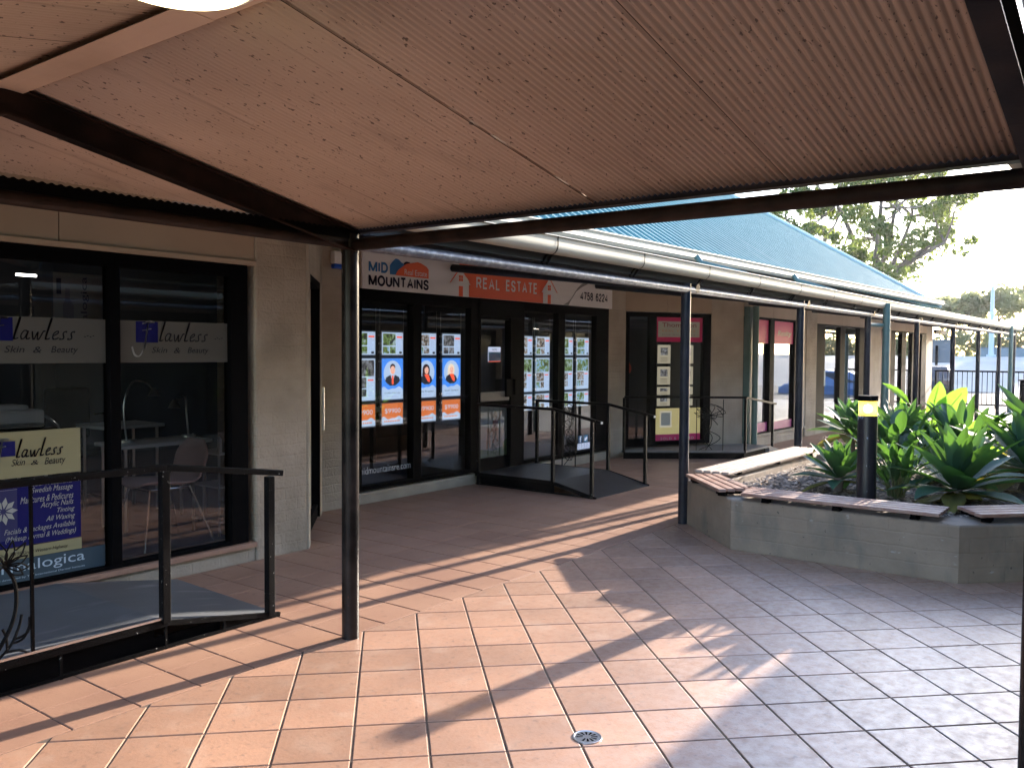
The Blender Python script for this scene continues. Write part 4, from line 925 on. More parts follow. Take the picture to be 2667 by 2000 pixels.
def desk_lamp(lb, x, y, z, h, dx):
    t = thing('desk_lamp', lb, 'lamp', (x, y, z)); b = MB(); b.tube(cat([(x, y, z), (x-.02, y, z+.6*h), (x+.06*dx, y, z+.97*h), (x+.2*dx, y, z+.95*h), (x+.27*dx, y, z+.8*h)], 5), .008, 7); b.build('arm', 'steel', t, smooth=True)
    lathe([(.012, .05), (.03, .02), (.05, -.02)], (x+.27*dx, y, z+.78*h)).build('lamp_shade', 'steel', t, smooth=True); b = MB(); b.tube([(x, y, z), (x, y, z+.02)], .06, 16); b.build('base', 'steel', t)
desk_lamp('chrome gooseneck lamp curving over the nearer nail table', 3.72, 6.75, .84, .50, .9); desk_lamp('white lamp with small shade beside the trolley', 4.28, 6.75, .84, .36, -.5)
tr = thing('trolley', 'tall chrome wire trolley at the right edge of the salon pane', 'trolley', (4.05, 6.05, .15)); 
for x in (3.97, 4.22):
    for y in (5.85, 6.2): b = MB(); b.tube([(x, y, .15), (x, y, .93)], .009, 7); b.build('leg', 'steel', tr)
for z in (.25, .52, .78): b = MB(); b.box(3.96, 4.23, 5.84, 6.21, z, z+.012); b.build('shelf', 'white', tr)
bt = thing('bottle', 'white pump bottle on the middle shelf of the trolley', 'bottle', (4.06, 5.95, .792)); lathe([(.0005, 0), (.03, 0), (.03, .10), (.012, .12), (.012, .15), (.0005, .15)], (4.06, 5.95, .792)).build('body', 'white', bt, smooth=True)
def office_chair(lb, x, y, rz):
    t = thing('office_chair', lb, 'chair', (x, y, .15), group='black office chairs in the salon'); 
    b = MB(); b.box(x-.24, x+.24, y-.23, y+.23, .58, .65); b.build('seat', 'black', t, bevel=.03); b = MB(); b.box(x-.22, x+.22, y+.2, y+.26, .72, 1.22); b.build('backrest', 'black', t, bevel=.03)
    for s_ in (-1, 1): b = MB(); b.tube(cat([(x+s_*.26, y+.2, .95), (x+s_*.29, y, .96), (x+s_*.27, y-.2, .85), (x+s_*.25, y-.2, .6)], 4), .014, 8); b.build('armrest', 'chrome', t, smooth=True)
    b = MB(); b.tube([(x, y, .2), (x, y, .58)], .025, 8)
    for k in range(5): b.tube([(x, y, .24), (x+.28*math.cos(k*1.257), y+.28*math.sin(k*1.257), .18)], .015, 6)
    b.build('base', 'chrome', t); return t
office_chair('black office chair with chrome arms behind the salon tables', 4.1, 8.3, 0); office_chair('black office chair by the dark salon desk', 2.95, 8.4, 0)
lt = thing('tube_light', 'slim fluorescent tube lit at the back of the salon', 'light', (2.3, 8.6, 2.3)); b = MB(); b.tube([(3.68, 8.6, 2.285), (3.86, 8.6, 2.285)], .012, 8); b.build('tube', 'bulb', lt)

# ------------------------------------------------------------ angled shopfront graphics
M['pink'] = mat('magenta_print', (.62, .02, .15), .5); M['pinkd'] = mat('magenta_film', (.34, .02, .16), .5); M['offw'] = mat('offwhite_print', (.50, .52, .46), .5); M['sheetw'] = mat('framed_sheet', (.44, .40, .32), .5, emit=(.5, .45, .33), es=.1); M['yell'] = mat('cream_yellow_board', (.52, .45, .22), .5, emit=(.6, .5, .2), es=.06); M['orng'] = mat('orange_print', (.65, .28, .05), .5)
tb = thing('window_sign', 'magenta and white Thompson sign at the top of the angled shop window', 'sign', tuple(FT.p(.56, 1.77)))
b = MB(); FT.quad(b, .56, 1.44, 1.765, 2.15, -.047, 0); FT.quad(b, .61, 1.385, 1.84, 2.085, -.046, 1); b.build('panel', ['pink', 'offw'], tb)
b = MB(); text(b, FT, 'Thompson', .68, 1.32, 1.975, 2.065, -.044, 3); text(b, FT, 'REAL ESTATE', .68, 1.30, 1.925, 1.95, -.044, 1, spacing=1.4); text(b, FT, 'BLUE MOUNTAINS', .68, 1.30, 1.865, 1.885, -.044, 2, spacing=1.4); b.build('lettering', ['pink', 'orng', 'swoosh', mat('deep_red_print', (.22, .008, .03), .6, spec=.1)], tb)
ct = 0
for ri, (z0, z1) in enumerate([(1.424, 1.716), (1.092, 1.376), (.95-.02, 1.055), (.755, .905)]):
    for ci, s0 in enumerate((.63, 1.06)):
        t = thing('window_display', 'framed property sheet, %s in the %s column behind the angled window' % (['topmost', 'second down', 'third down', 'fourth down'][ri], ['left', 'right'][ci]), 'window display', tuple(FT.p(s0, z0)), group='framed sheets in the angled shop window')
        b = MB(); FT.box(b, s0, s0+.235, z0, z1, -.08, -.09, 0); w, h = .235, z1-z0
        FT.quad(b, s0+.05, s0+.185, z0+.45*h, z0+.85*h, -.078, 1)
        for q in range(3): FT.quad(b, s0+.05, s0+.18, z0+.1*h+q*.1*h, z0+.13*h+q*.1*h, -.078, 2)
        b.build('sheet', ['sheetw', 'ph4', 'swoosh'], t)
yb = thing('window_board', 'cream yellow board with magenta foot at the bottom of the angled window', 'sign', tuple(FT.p(.56, .2))); b = MB(); FT.quad(b, .56, 1.42, .31, .72, -.047, 0); FT.quad(b, .56, 1.42, .18, .31, -.047, 1); FT.quad(b, .66, .88, .42, .68, -.046, 2); FT.quad(b, .685, .855, .45, .65, -.045, 3); b.build('panel', ['yell', 'pink', 'sheetw', 'offw'], yb)
b = MB(); text(b, FT, 'SOLD & LEASED', .68, 1.30, .222, .262, -.045, 0, spacing=1.3); b.build('lettering', 'offw', yb)
rr = thing('hanging_ornament', 'orange red paper ornament hanging inside the angled shop door', 'ornament', tuple(FT.p(.12, 1.35)));
c_ = FT.p(.12, 1.36, -.12); lathe([(.0005, .12), (.02, .08), (.045, .02), (.05, -.03), (.035, -.08), (.0005, -.09)], c_).build('paper_body', mat('red_paper', (.55, .06, .03), .6), rr, smooth=True); b = MB(); b.tube([c_+Vector((0, 0, .12)), c_+Vector((0, 0, .3))], .003, 5); b.build('cord', 'ink', rr)
FK = FX(5.55+.035)
for nm, lb, a0, a1 in (('window_film', 'magenta film strips on the left pane of the sunlit window', 13.75, 14.76), ('window_film', 'magenta film strips on the right pane of the sunlit window', 14.96, 16.0)):
    t = thing(nm, lb, 'window film', (a0, 5.58, .23)); b = MB(); FK.quad(b, a0, a1, .24, .40 if a0 < 14 else .38, 0, 0); b.build('foot_strip', 'pinkd', t); b = MB(); FK.quad(b, a0, a1, 1.765, 2.165, 0, 0)
    if a0 < 14: FK.quad(b, a0, a0+.52, 1.85, 2.10, .001, 2); text(b, FK, 'Thompson', a0+.03, a0+.45, 2.03, 2.075, .002, 0); FK.quad(b, a0+.1, a0+.3, 1.93, 1.97, .002, 3)
    else: text(b, FK, 'Realty', a0+.25, a1-.1, 1.88, 2.0, .002, 2, shear=.2)
    b.build('film', ['pink', 'pinkd', 'offw', 'orng'], t)
for ri, (z0, z1) in enumerate([(1.35, 1.65), (.98, 1.28), (.62, .9)]):
    for ci, x0 in enumerate((13.85, 14.25)):
        t = thing('window_display', 'property sheet, %s in the %s column of the sunlit window' % (['top', 'middle', 'bottom'][ri], ['left', 'right'][ci]), 'window display', (x0, 5.7, z0), group='sheets in the sunlit window')
        f_ = FX(5.70); b = MB(); f_.box(b, x0, x0+.3, z0, z1, 0, -.01); f_.quad(b, x0+.04, x0+.26, z0+.12, z1-.03, .002, 1); b.build('sheet', ['sheetw', 'ph4'], t)
rp = thing('hanging_ornament', 'red paper figure hanging inside the far glass doorway', 'ornament', (19.9, 5.9, 1.7)); f_ = FX(5.80); b = MB()
f_.disc(b, 19.75, 1.98, .09, .09, 0, 0, 12); f_.poly(b, [(19.6, 1.5), (19.9, 1.5), (19.83, 1.9), (19.67, 1.9)], 0, 0); f_.poly(b, [(19.55, 1.72), (19.95, 1.72), (19.81, 1.88), (19.69, 1.88)], .003, 0); b.build('paper_body', mat('red_paper2', (.55, .05, .03), .6), rp)

# ------------------------------------------------------------ access ramps
def ramp_salon():
    t = thing('access_ramp', 'grey metal ramp with chipped black handrail in front of the salon window', 'ramp', (1.5, 4.9, 0))
    Y0, Y1 = 4.245, 5.45
    b = MB(); b.add([(-.9, Y0, .149), (2.54, Y0, .149), (2.54, Y1, .149), (-.9, Y1, .149), (3.30, Y0, .006), (3.36, Y1, .006)], [(0, 1, 2, 3), (1, 4, 5, 2)])
    o = b.build('deck', 'deck', t); md = o.modifiers.new('t', 'SOLIDIFY'); md.thickness = .006
    b = MB(); b.bar((-.9, Y0-.012, .14), (2.54, Y0-.012, .14), .024, .032); b.bar((2.54, Y0-.012, .14), (3.28, Y0-.012, .012), .024, .026); b.build('edge_angle', 'rail', t)
    b = MB(); b.bar((-.9, Y0-.012, .168), (2.55, Y0-.012, .168), .012, .012); b.build('edge_lip', 'steel', t)
    b = MB(); b.bar((-.9, Y0-.012, .012), (3.22, Y0-.012, .012), .016, .016); b.build('bottom_rail', 'rail', t)
    for x in (1.99, 2.54, 2.90, 1.2):
        b = MB(); h = .14 if x < 2.6 else .075; b.bar((x, Y0-.012, .0), (x, Y0-.012, h), .013, .013, upv=(1, 0, 0)); b.build('leg', 'rail', t)
    b = MB(); b.box(-.9, 2.5, Y0+.03, Y0+.04, .0, .13); b.box(2.5, 2.9, Y0+.03, Y0+.04, 0, .06); b.build('void_shade_panel', 'black', t)  # black sheets stand for the shade in the open void below the deck
    for x, z0, z1 in ((2.538, .14, .955), (3.214, .02, .85)):
        b = MB(); b.bar((x, Y0-.01, z0), (x, Y0-.01, z1), .046, .046, upv=(1, 0, 0)); b.build('post', 'rail', t, bevel=.004)
    b = MB(); b.bar((-.9, Y0-.01, .985), (2.545, Y0-.01, .972), .046, .034); b.bar((2.545, Y0-.01, .972), (3.30, Y0-.01, .862), .046, .034); b.build('handrail', 'rail', t, bevel=.004)
    for x in (1.862, 1.30):
        b = MB(); b.bar((x, Y0-.01, .15), (x, Y0-.01, .965), .014, .014, upv=(1, 0, 0)); b.build('baluster', 'rail', t)
    b = MB(); y = Y0-.01
    c0 = (1.745, y, .60)
    b.tube(cat([(1.74, y, .60), (1.785, y, .52), (1.79, y, .40), (1.76, y, .30), (1.70, y, .2)], 6), .009, 7)
    for a, l in ((20, .10), (48, .13), (75, .12), (105, .12), (140, .11), (-12, .10), (-35, .09), (175, .1)):
        c, s_ = math.cos(R(a)), math.sin(R(a)); e = (c0[0]+c*l, y-.012, c0[2]+s_*l)
        for q in (-1, 1): b.tube(cat([c0, (c0[0]+c*l*.5-q*s_*.018, y-.02, c0[2]+s_*l*.5+q*c*.018), e], 5), .0038, 5)
    for pts in ([(1.70, y, .17), (1.76, y, .22), (1.80, y, .30), (1.815, y, .36)], [(1.75, y, .21), (1.745, y, .27), (1.73, y, .31)], [(1.77, y, .235), (1.82, y, .245), (1.85, y, .30)], [(1.74, y, .20), (1.80, y, .195), (1.845, y, .17)], [(1.78, y, .25), (1.84, y, .27), (1.85, y, .34)]): b.tube(cat(pts, 5), [.006]*(len(pts)-1)*5+[.003] if False else .006, 6)
    b.build('scroll_ornament', 'rail', t, smooth=True)
ramp_salon()
def ramp_office():
    t = thing('access_ramp', 'dark ramp with two black handrails rising to the office door', 'ramp', (8.6, 5.8, 0)); X0, X1 = 8.03, 9.235
    b = MB(); b.add([(X0, 6.62, .142), (X1, 6.62, .142), (X1, 5.50, .142), (X0, 5.50, .142), (X1, 4.93, .008), (X0, 4.93, .008)], [(3, 2, 1, 0), (5, 4, 2, 3)]); o = b.build('deck', 'rubdeck', t); md = o.modifiers.new('t', 'SOLIDIFY'); md.thickness = .006
    b = MB()
    for x in (X0, X1): b.bar((x, 6.62, .125), (x, 5.5, .125), .02, .04); b.bar((x, 5.5, .125), (x, 4.93, .0), .02, .04); b.bar((x, 6.62, .01), (x, 4.95, .01), .016, .016)
    b.build('edge_angle', 'rail', t)
    b = MB(); b.box(X0+.02, X0+.03, 5.5, 6.62, 0, .12); b.box(X1-.03, X1-.02, 5.5, 6.62, 0, .12); b.build('void_shade_panel', 'black', t)  # shade below the landing built as black sheets
    for x in (X0, X1):
        b = MB(); b.bar((x, 6.60, .96), (x, 5.50, .955), .036, .032); b.bar((x, 5.50, .955), (x, 4.87, .835), .036, .032); b.build('handrail', 'rail', t, bevel=.004)
        for y, z0, z1 in ((6.58, .0 if x == X0 else .1, .95), (5.50, .1, .945), (4.985, .0, .85)):
            b = MB(); b.bar((x, y, z0), (x, y, z1), .036, .036, upv=(1, 0, 0)); b.build('post', 'rail', t, bevel=.003)
        b = MB(); b.box(x-.014, x+.014, 4.858, 4.869, .822, .846); b.build('end_cap', 'whitep', t)
    b = MB(); x = X1
    for y in (6.18, 5.98): b.bar((x, y, .14), (x, y, .95), .012, .012, upv=(1, 0, 0))
    for k in range(7):
        z = .26+k*.105; yy = 6.08+.03*math.sin(k*2.1)
        for q in (-1, 1):
            pts = [(x, yy+q*.055*math.cos(a), z+.045*math.sin(a)) for a in [i*math.pi/6 for i in range(13)]]; b.tube(pts, .004, 5, cap=False)
        b.tube(cat([(x, yy-.05, z-.04), (x, yy+.03, z+.02), (x, yy-.02, z+.06)], 4), .004, 5)
    b.tube(cat([(x, 6.15, .15), (x, 6.05, .3), (x, 6.12, .5), (x, 6.04, .7), (x, 6.1, .9)], 5), .005, 5); b.build('scroll_ornament', 'rail', t)
M['rubdeck'] = mat('ramp_dark_plate', (.05, .05, .055), .35, col2=(.035, .034, .036), vs=4, vd=6, bump=.15, bs=140)
ramp_office()
def ramp_angled():
    t = thing('access_ramp', 'low platform with black handrail in front of the angled shop', 'ramp', (12.2, 5.7, 0))
    b = MB(); b.prism([(11.30, 6.50), (12.50, 5.04), (13.45, 5.04), (13.45, 5.45), (13.4, 5.55), (11.7, 6.55)], .10, .13); b.build('deck', 'deckc', t)
    b = MB(); b.hexa([(13.45, 5.04, 0), (14.0, 5.04, 0), (14.0, 5.42, 0), (13.45, 5.42, 0), (13.45, 5.04, .13), (14.0, 5.04, .012), (14.0, 5.42, .012), (13.45, 5.42, .13)]); b.build('ramp_plate', 'deckc', t)
    b = MB(); b.prism([(11.36, 6.50), (12.53, 5.09), (13.4, 5.09), (13.3, 5.5), (11.7, 6.5)], .0, .098); b.build('void_shade_panel', 'black', t)  # solid black block stands for the shadow under the platform
    P = [(11.32, 6.47), (11.9, 5.77), (12.5, 5.06), (13.62, 5.06)]
    b = MB(); b.bar((*P[0], .93), (*P[2], .93), .036, .03); b.bar((*P[2], .93), (13.75, 5.06, .78), .036, .03); b.build('handrail', 'rail', t, bevel=.003)
    for (x, y), h in zip(P, (.92, .92, .92, .80)):
        b = MB(); b.bar((x, y, 0 if x > 13 else .1), (x, y, h), .036, .036, upv=(1, 0, 0)); b.build('post', 'rail', t, bevel=.003)
    b = MB(); A, B_ = Vector((12.02, 5.63, 0)), Vector((12.28, 5.32, 0)); q = lambda u, z: A+(B_-A)*u+Vector((0, 0, z))
    for u in (0, 1): b.tube([q(u, .13), q(u, .9)], .006, 6)
    for k in range(3): b.tube(cat([q(.1+.25*k, .14), q(.9-.3*k, .32), q(.15+.2*k, .5), q(.5, .62+.06*k), q(.8-.3*k, .52)], 6), .006, 6)
    for k in range(10): b.tube(cat([q(.5, .66), q(.5+.6*math.cos(k*.63), .70+.1*math.sin(k*.63)), q(.5+.3*math.cos(k*.63+1), .72+.12*math.sin(k*.63+1))], 4), .005, 5)
    b.build('scroll_ornament', 'rail', t)
M['deckc'] = mat('ramp_pale_plate', (.17, .165, .165), .5, col2=(.13, .125, .125), vs=3, vd=5)
ramp_angled()

# ------------------------------------------------------------ planter, benches, bollard
X0, X1, Y0, Y1, C = 6.67, 11.15, .375, 3.57, .76
def octo(d): 
    c = C-d*.59+0; return [(X0+d, Y0+C+.0+d*.0+.4142*0), ] 
def ring(d):
    k = C+d*(math.sqrt(2)-2)+d; k = C-d*.586+d
    x0, x1, y0, y1 = X0+d, X1-d, Y0+d, Y1-d; c = C-d*.586
    return [(x0, y0+c), (x0+c, y0), (x1-c, y0), (x1, y0+c), (x1, y1-c), (x1-c, y1), (x0+c, y1), (x0, y1-c)]
pl = thing('planter', 'large octagonal painted block planter in the middle of the court', 'planter', (8.9, 1.97, 0))
b = MB(); o_, i_ = ring(0), ring(.30); H_ = .412
for k in range(8):
    a, c, d_, e = o_[k], o_[(k+1) % 8], i_[(k+1) % 8], i_[k]
    b.add([(*a, -.01), (*c, -.01), (*c, H_), (*a, H_), (*d_, H_), (*e, H_), (*d_, .2), (*e, .2)], [(0, 1, 2, 3)[::-1], (3, 2, 4, 5)[::-1], (5, 4, 6, 7)[::-1]])
pw = b.build('wall', 'concwall', pl, bevel=.018)
# painted block coursing
brick_relief(M['concwall'], .39, .105, .35)
mt = M['concwall']
overlay(mt, (.13, .12, .10), 3, .54, .70, stretch=(1.6, 1.6, .7), detail=8, amount=.65)
overlay(mt, (.06, .055, .05), 30, .70, .73, detail=3, amount=.8)
overlay(mt, (.42, .41, .38), 11, .68, .73, stretch=(1, 1, 2), detail=6, amount=.5)
b = MB(); inr = ring(.29); b.add([(x, y, .345) for x, y in inr], [tuple(range(8))]); struct(b.build('planter_soil', 'soil'), 'dark garden soil filling the planter', 'stuff', 'soil')
b = MB(); rnd = random.Random(3)
for i in range(5200):
    x, y = rnd.uniform(X0+.34, X1-1.2), rnd.uniform(Y0+.34, Y1-.34)
    if i > 3800: x = rnd.uniform(X0+.34, X0+1.9)
    if abs(x-X0)+abs(y-Y0) < C+.42 or abs(x-X0)+abs(Y1-y) < C+.42: continue
    a = rnd.uniform(0, 6.28); l = rnd.uniform(.012, .034); w = rnd.uniform(.004, .011); z = .352+rnd.uniform(0, .014); t = rnd.uniform(-.35, .35)
    ux, uy = math.cos(a)*l, math.sin(a)*l; vx, vy = -math.sin(a)*w, math.cos(a)*w
    b.add([(x-ux-vx, y-uy-vy, z-l*t), (x+ux-vx, y+uy-vy, z+l*t), (x+ux+vx, y+uy+vy, z+l*t+.003), (x-ux+vx, y-uy+vy, z-l*t+.003)], [(0, 1, 2, 3)])
M['chips'] = mat('bark_chips', (.33, .24, .18), .9); per_island(M['chips'], .55)
struct(b.build('bark_mulch', 'chips'), 'brown bark chip mulch covering the planter soil', 'stuff', 'mulch')
def bench(lb, a, e, nrm, n, w=.078, gap=.016, skew=(0, 0)):
    a, e, nrm = Vector((*a, 0)), Vector((*e, 0)), Vector((*nrm, 0)).normalized()
    t = thing('slatted_bench', lb, 'bench', tuple((a+e)/2+Vector((0, 0, H_))), group='slatted timber benches on the planter wall')
    d = (e-a).normalized(); L = (e-a).length
    for k in range(n):
        off = nrm*(k*(w+gap)+w/2); s0, s1 = skew[0]*(k+.5)*(w+gap), skew[1]*(k+.5)*(w+gap)
        b = MB(); b.bar(a+off+d*s0+Vector((0, 0, .468)), e+off+d*s1+Vector((0, 0, .468)), w, .026); b.build('slat', 'slat_sunlit' if 'pale' in lb else 'slat', t, bevel=.004)
    nb = 3 if L > 1.2 else 2
    for k in range(nb):
        u = .12+(.76)*k/(nb-1); p = a+d*L*u+Vector((0, 0, .44)); W_ = n*(w+gap)
        b = MB(); b.bar(p+nrm*.02, p+nrm*(W_-.03), .04, .028); b.box(*(lambda q: (q.x-.03, q.x+.03, q.y-.03, q.y+.03, H_, .428))(p+nrm*.07)); b.build('bracket', 'black', t)
    return t
bench('long slatted timber bench along the front wall of the planter', (6.64, 1.26), (6.62, 2.70), (1, 0), 4, skew=(0, .25))
bench('short slatted bench on the corner of the planter by the post', (6.67, 2.915), (7.34, 3.54), (1, -1), 4, w=.066, skew=(.2, -.1))
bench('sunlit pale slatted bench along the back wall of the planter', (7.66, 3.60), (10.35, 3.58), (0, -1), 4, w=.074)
bench('slatted bench on the right corner of the planter near the agave', (6.80, 1.03), (7.42, .43), (1, 1), 4, w=.072, skew=(.2, -.2))
BX, BY = 7.455, 1.97
bo = thing('bollard_light', 'black bollard light with glowing yellow lens standing in the planter', 'bollard light', (BX, BY, .35))
b = MB(); b.tube([(BX, BY, .34), (BX, BY, 1.092)], .077, 28)
M['bolpaint'] = mat('scuffed_black_paint', (.010, .010, .014), .35, bump=.05, bs=60); overlay(M['bolpaint'], (.30, .33, .40), 14, .67, .70, stretch=(1, 1, .7), detail=4, amount=.9)
b.build('post', 'bolpaint', bo, smooth=True)
b = MB(); b.tube([(BX, BY, 1.092), (BX, BY, 1.212)], .072, 28); o = b.build('lens', 'lens', bo, smooth=True)
lathe([(.0005, .035), (.026, .025), (.036, 0), (.026, -.028), (.0005, -.04)], (BX, BY, 1.15)).build('bulb', 'bolbulb', bo, smooth=True)
b = MB(); b.tube([(BX, BY, 1.09), (BX, BY, 1.115)], .03, 14); b.build('lamp_holder', 'cream', bo, smooth=True)
b = MB(); b.tube([(BX, BY, 1.212), (BX, BY, 1.256)], .079, 28); b.build('cap', 'black', bo, smooth=True)

# ------------------------------------------------------------ plants
def leaf(b, base, yaw, pit, L, Wd, droop, rnd, m=0, prof='agave', fold=.25, seg=9, twist=0.):
    p = Vector(base); fwd = Vector((math.cos(yaw), math.sin(yaw), 0)); side = Vector((-math.sin(yaw), math.cos(yaw), 0)); k = len(b.v)
    for i in range(seg+1):
        t = i/seg; a = pit-droop*t*t; d = fwd*math.cos(a)+Vector((0, 0, 1))*math.sin(a); nrm = -fwd*math.sin(a)+Vector((0, 0, 1))*math.cos(a)
        if prof == 'agave': w = 1.35*Wd*(.34+.66*math.sin(math.pi*min(1, t/1.15)**.95))*(1 if t < .6 else max(0, (1-t)/.4)**.62)
        elif prof == 'broad': w = Wd*max(0, math.sin(math.pi*t**.8))**.7 if t < 1 else 0
        else: w = Wd*max(0, math.sin(math.pi*t**.7))**.8 if t < 1 else 0
        tw = twist*t; s2 = side*math.cos(tw)+nrm*math.sin(tw); n2 = nrm*math.cos(tw)-side*math.sin(tw)
        wob = 1+.05*math.sin(t*17+yaw*5)
        for q in (-1, -.5, 0, .5, 1): b.v.append(tuple(p+s2*(q*w*wob)+n2*(abs(q)*w*fold)))
        p = p+d*(L/seg)
    for i in range(seg):
        for j in range(4): a = k+i*5+j; b.f.append((a, a+1, a+6, a+5)); b.m.append(m)
def agave(lb, base, head, n, L, Wd, seed, tilt=(0, 0), spread=1.0):
    rnd = random.Random(seed); t = thing('agave', lb, 'agave plant', base, group='agaves in the planter')
    b = MB(); b.tube(cat([base, ((base[0]+head[0])/2+.02, (base[1]+head[1])/2, (base[2]+head[2])/2), head], 5), [.05-.001*i for i in range(11)], 10); b.build('stem', 'bark', t, smooth=True)
    b = MB()
    for i in range(n):
        f = i/n; yaw = i*2.39996+rnd.uniform(-.15, .15); pit = R(-18+102*f**.85)*spread+rnd.uniform(-.1, .1); pit = min(pit, R(85))
        pit += tilt[0]*math.cos(yaw)+tilt[1]*math.sin(yaw)
        l = L*(.75+.45*math.sin(math.pi*min(1, .25+f*.7)))*rnd.uniform(.88, 1.1)
        h = Vector(head)+Vector((math.cos(yaw), math.sin(yaw), 0))*.035*(1-f)+Vector((0, 0, -.05+.10*f))
        leaf(b, h, yaw, pit, l, Wd*rnd.uniform(.85, 1.1)*(1-.35*f), rnd.uniform(.15, .65)*(1-.4*f), rnd, 1 if (f < .16 and rnd.random() < .6) else 0, 'agave', fold=rnd.uniform(.15, .35), twist=rnd.uniform(-.3, .3))
    b.build('leaves', ['agave', 'agavey'], t, smooth='all'); return t
agave('large dark green agave at the front right of the planter', (7.90, 1.41, .34), (7.97, 1.38, .49), 38, .52, .080, 1)
agave('small blue green agave left of the bollard light', (7.95, 2.36, .34), (7.97, 2.34, .50), 32, .35, .056, 2)
agave('taller bright agave behind the small one left of the bollard', (9.75, 2.75, .34), (9.62, 2.71, .76), 32, .37, .060, 3)
agave('big leaning agave at the right end of the planter', (9.25, 1.05, .34), (9.05, .98, .58), 38, .60, .085, 4, tilt=(.1, -.1))
agave('spreading agave at the far right of the planter', (10.3, 1.0, .34), (10.15, .98, .66), 36, .66, .085, 5)
agave('agave half hidden behind the broad leaved plant', (10.2, 2.35, .34), (10.15, 2.32, .58), 32, .54, .08, 6)
agave('small agave low in the middle of the planter', (9.2, 1.75, .34), (9.15, 1.72, .46), 28, .44, .07, 8)
def clump(nm, lb, base, n, H0, H1, L, Wd, seed, mt, spread, pitch=(60, 86), prof='strel', leafpit=(25, 70)):
    rnd = random.Random(seed); t = thing(nm, lb, 'plant', base); b = MB(); s = MB()
    for i in range(n):
        yaw = rnd.uniform(0, 6.28); a = R(rnd.uniform(*pitch)); h = rnd.uniform(H0, H1); r_ = rnd.uniform(.3, 1)*spread
        p0 = Vector(base)+Vector((math.cos(yaw), math.sin(yaw), 0))*rnd.uniform(0, .07); p1 = p0+Vector((math.cos(yaw)*r_, math.sin(yaw)*r_, h)); pm = (p0+p1)/2+Vector((0, 0, .08*h))-Vector((math.cos(yaw), math.sin(yaw), 0))*r_*.12
        s.tube(cat([p0, pm, p1], 4), [.011-.0008*k for k in range(9)], 6)
        leaf(b, p1, yaw+rnd.uniform(-.3, .3), R(rnd.uniform(*leafpit)), L*rnd.uniform(.8, 1.15), Wd*rnd.uniform(.85, 1.15), rnd.uniform(.2, .9), rnd, 0, prof, fold=rnd.uniform(.25, .6), twist=rnd.uniform(-.6, .6))
    s.build('stalks', 'stalk', t, smooth='all'); b.build('leaves', [mt], t, smooth='all'); return t
clump('strelitzia', 'narrow leaved strelitzia clump just right of the bollard light', (8.03, 1.87, .34), 40, .12, .36, .28, .034, 11, 'strel', .16)
clump('strelitzia', 'second strelitzia clump behind the bollard light', (9.3, 2.2, .34), 42, .22, .50, .34, .05, 12, 'strel', .30)
clump('strelitzia', 'third strelitzia clump at the back of the planter', (9.9, 1.7, .34), 36, .26, .52, .36, .055, 14, 'strel', .34)
def paddle(b, base, tip, width, face, bend=.05, fold=.10, seg=14, m=0, notch=1.0):
    """broad leaf from base to tip; face = direction the blade looks towards"""
    base, tip, face = Vector(base), Vector(tip), Vector(face); ax = (tip-base); L = ax.length; ax.normalize()
    side = ax.cross(face).normalized(); nr = side.cross(ax); k = len(b.v)
    for i in range(seg+1):
        t = i/seg; w = width*(max(0, math.sin(math.pi*(t**.72)))**.62 if 0 < t < 1 else (.04 if t == 0 else 0)); c = base+ax*L*t+nr*bend*math.sin(math.pi*t)
        for q in (-1, -.66, -.33, 0, .33, .66, 1): b.v.append(tuple(c+side*q*w*(1+.03*math.sin(t*23+q*3))+nr*(abs(q)*w*fold*2+.006*math.sin(t*31+q*2))))
    for i in range(seg):
        for j in range(6): a = k+i*7+j; b.f.append((a, a+1, a+8, a+7)); b.m.append(m)
def broadleaf():
    t = thing('broadleaf_plant', 'plant with big bright backlit paddle leaves standing above the agaves', 'plant', (10.9, 2.15, .34)); rnd = random.Random(5)
    b = MB(); s = MB()
    tocam = Vector((-.80, -.60, .15)); side = Vector((.60, -.80, 0))
    for base, tip, w, f, bd in [((8.24, 1.605, .985), (8.395, 1.40, 1.315), .105, (-.75, -.55, .35), -.04), ((8.27, 1.645, 1.04), (8.245, 1.585, 1.365), .080, (-.85, -.45, .1), .03),
                                ((8.10, 1.80, 1.17), (7.95, 1.985, 1.345), .040, (-.6, -.5, .6), .03), ((8.15, 1.83, .98), (8.10, 1.87, 1.22), .042, (-.7, -.6, .2), .02), ((8.30, 1.72, .86), (8.20, 1.74, 1.12), .055, (-.8, -.5, .3), .03),
                                ((8.42, 1.42, .92), (8.62, 1.12, 1.06), .05, (-.5, -.5, .7), .04), ((8.40, 1.75, .80), (8.75, 1.60, 1.10), .07, (-.6, -.5, .4), .05), ((8.35, 1.55, .72), (8.42, 1.25, .98), .06, (-.7, -.5, .4), .04),
                                ((8.2, 1.9, .75), (8.25, 2.12, 1.05), .05, (-.8, -.5, .3), .04), ((8.45, 1.3, .7), (8.6, .98, .95), .055, (-.6, -.5, .5), .04)]:
        K = 1.30; base = (base[0]*K, base[1]*K, 1.6+(base[2]-1.6)*K); tip = (tip[0]*K, tip[1]*K, 1.6+(tip[2]-1.6)*K)
        paddle(b, base, tip, w*K, f, bd); root = Vector((10.9, 2.15, .34)); B0 = Vector(base); T0 = Vector(tip)
        s.tube(cat([root, (root+B0)/2+Vector((.02, 0, .06)), B0, B0+(T0-B0)*.85], 6), [.014-.0006*k for k in range(19)], 7)
    s.build('stalks', 'stalk', t, smooth='all'); b.build('leaves', ['banana'], t, smooth='all')
broadleaf()

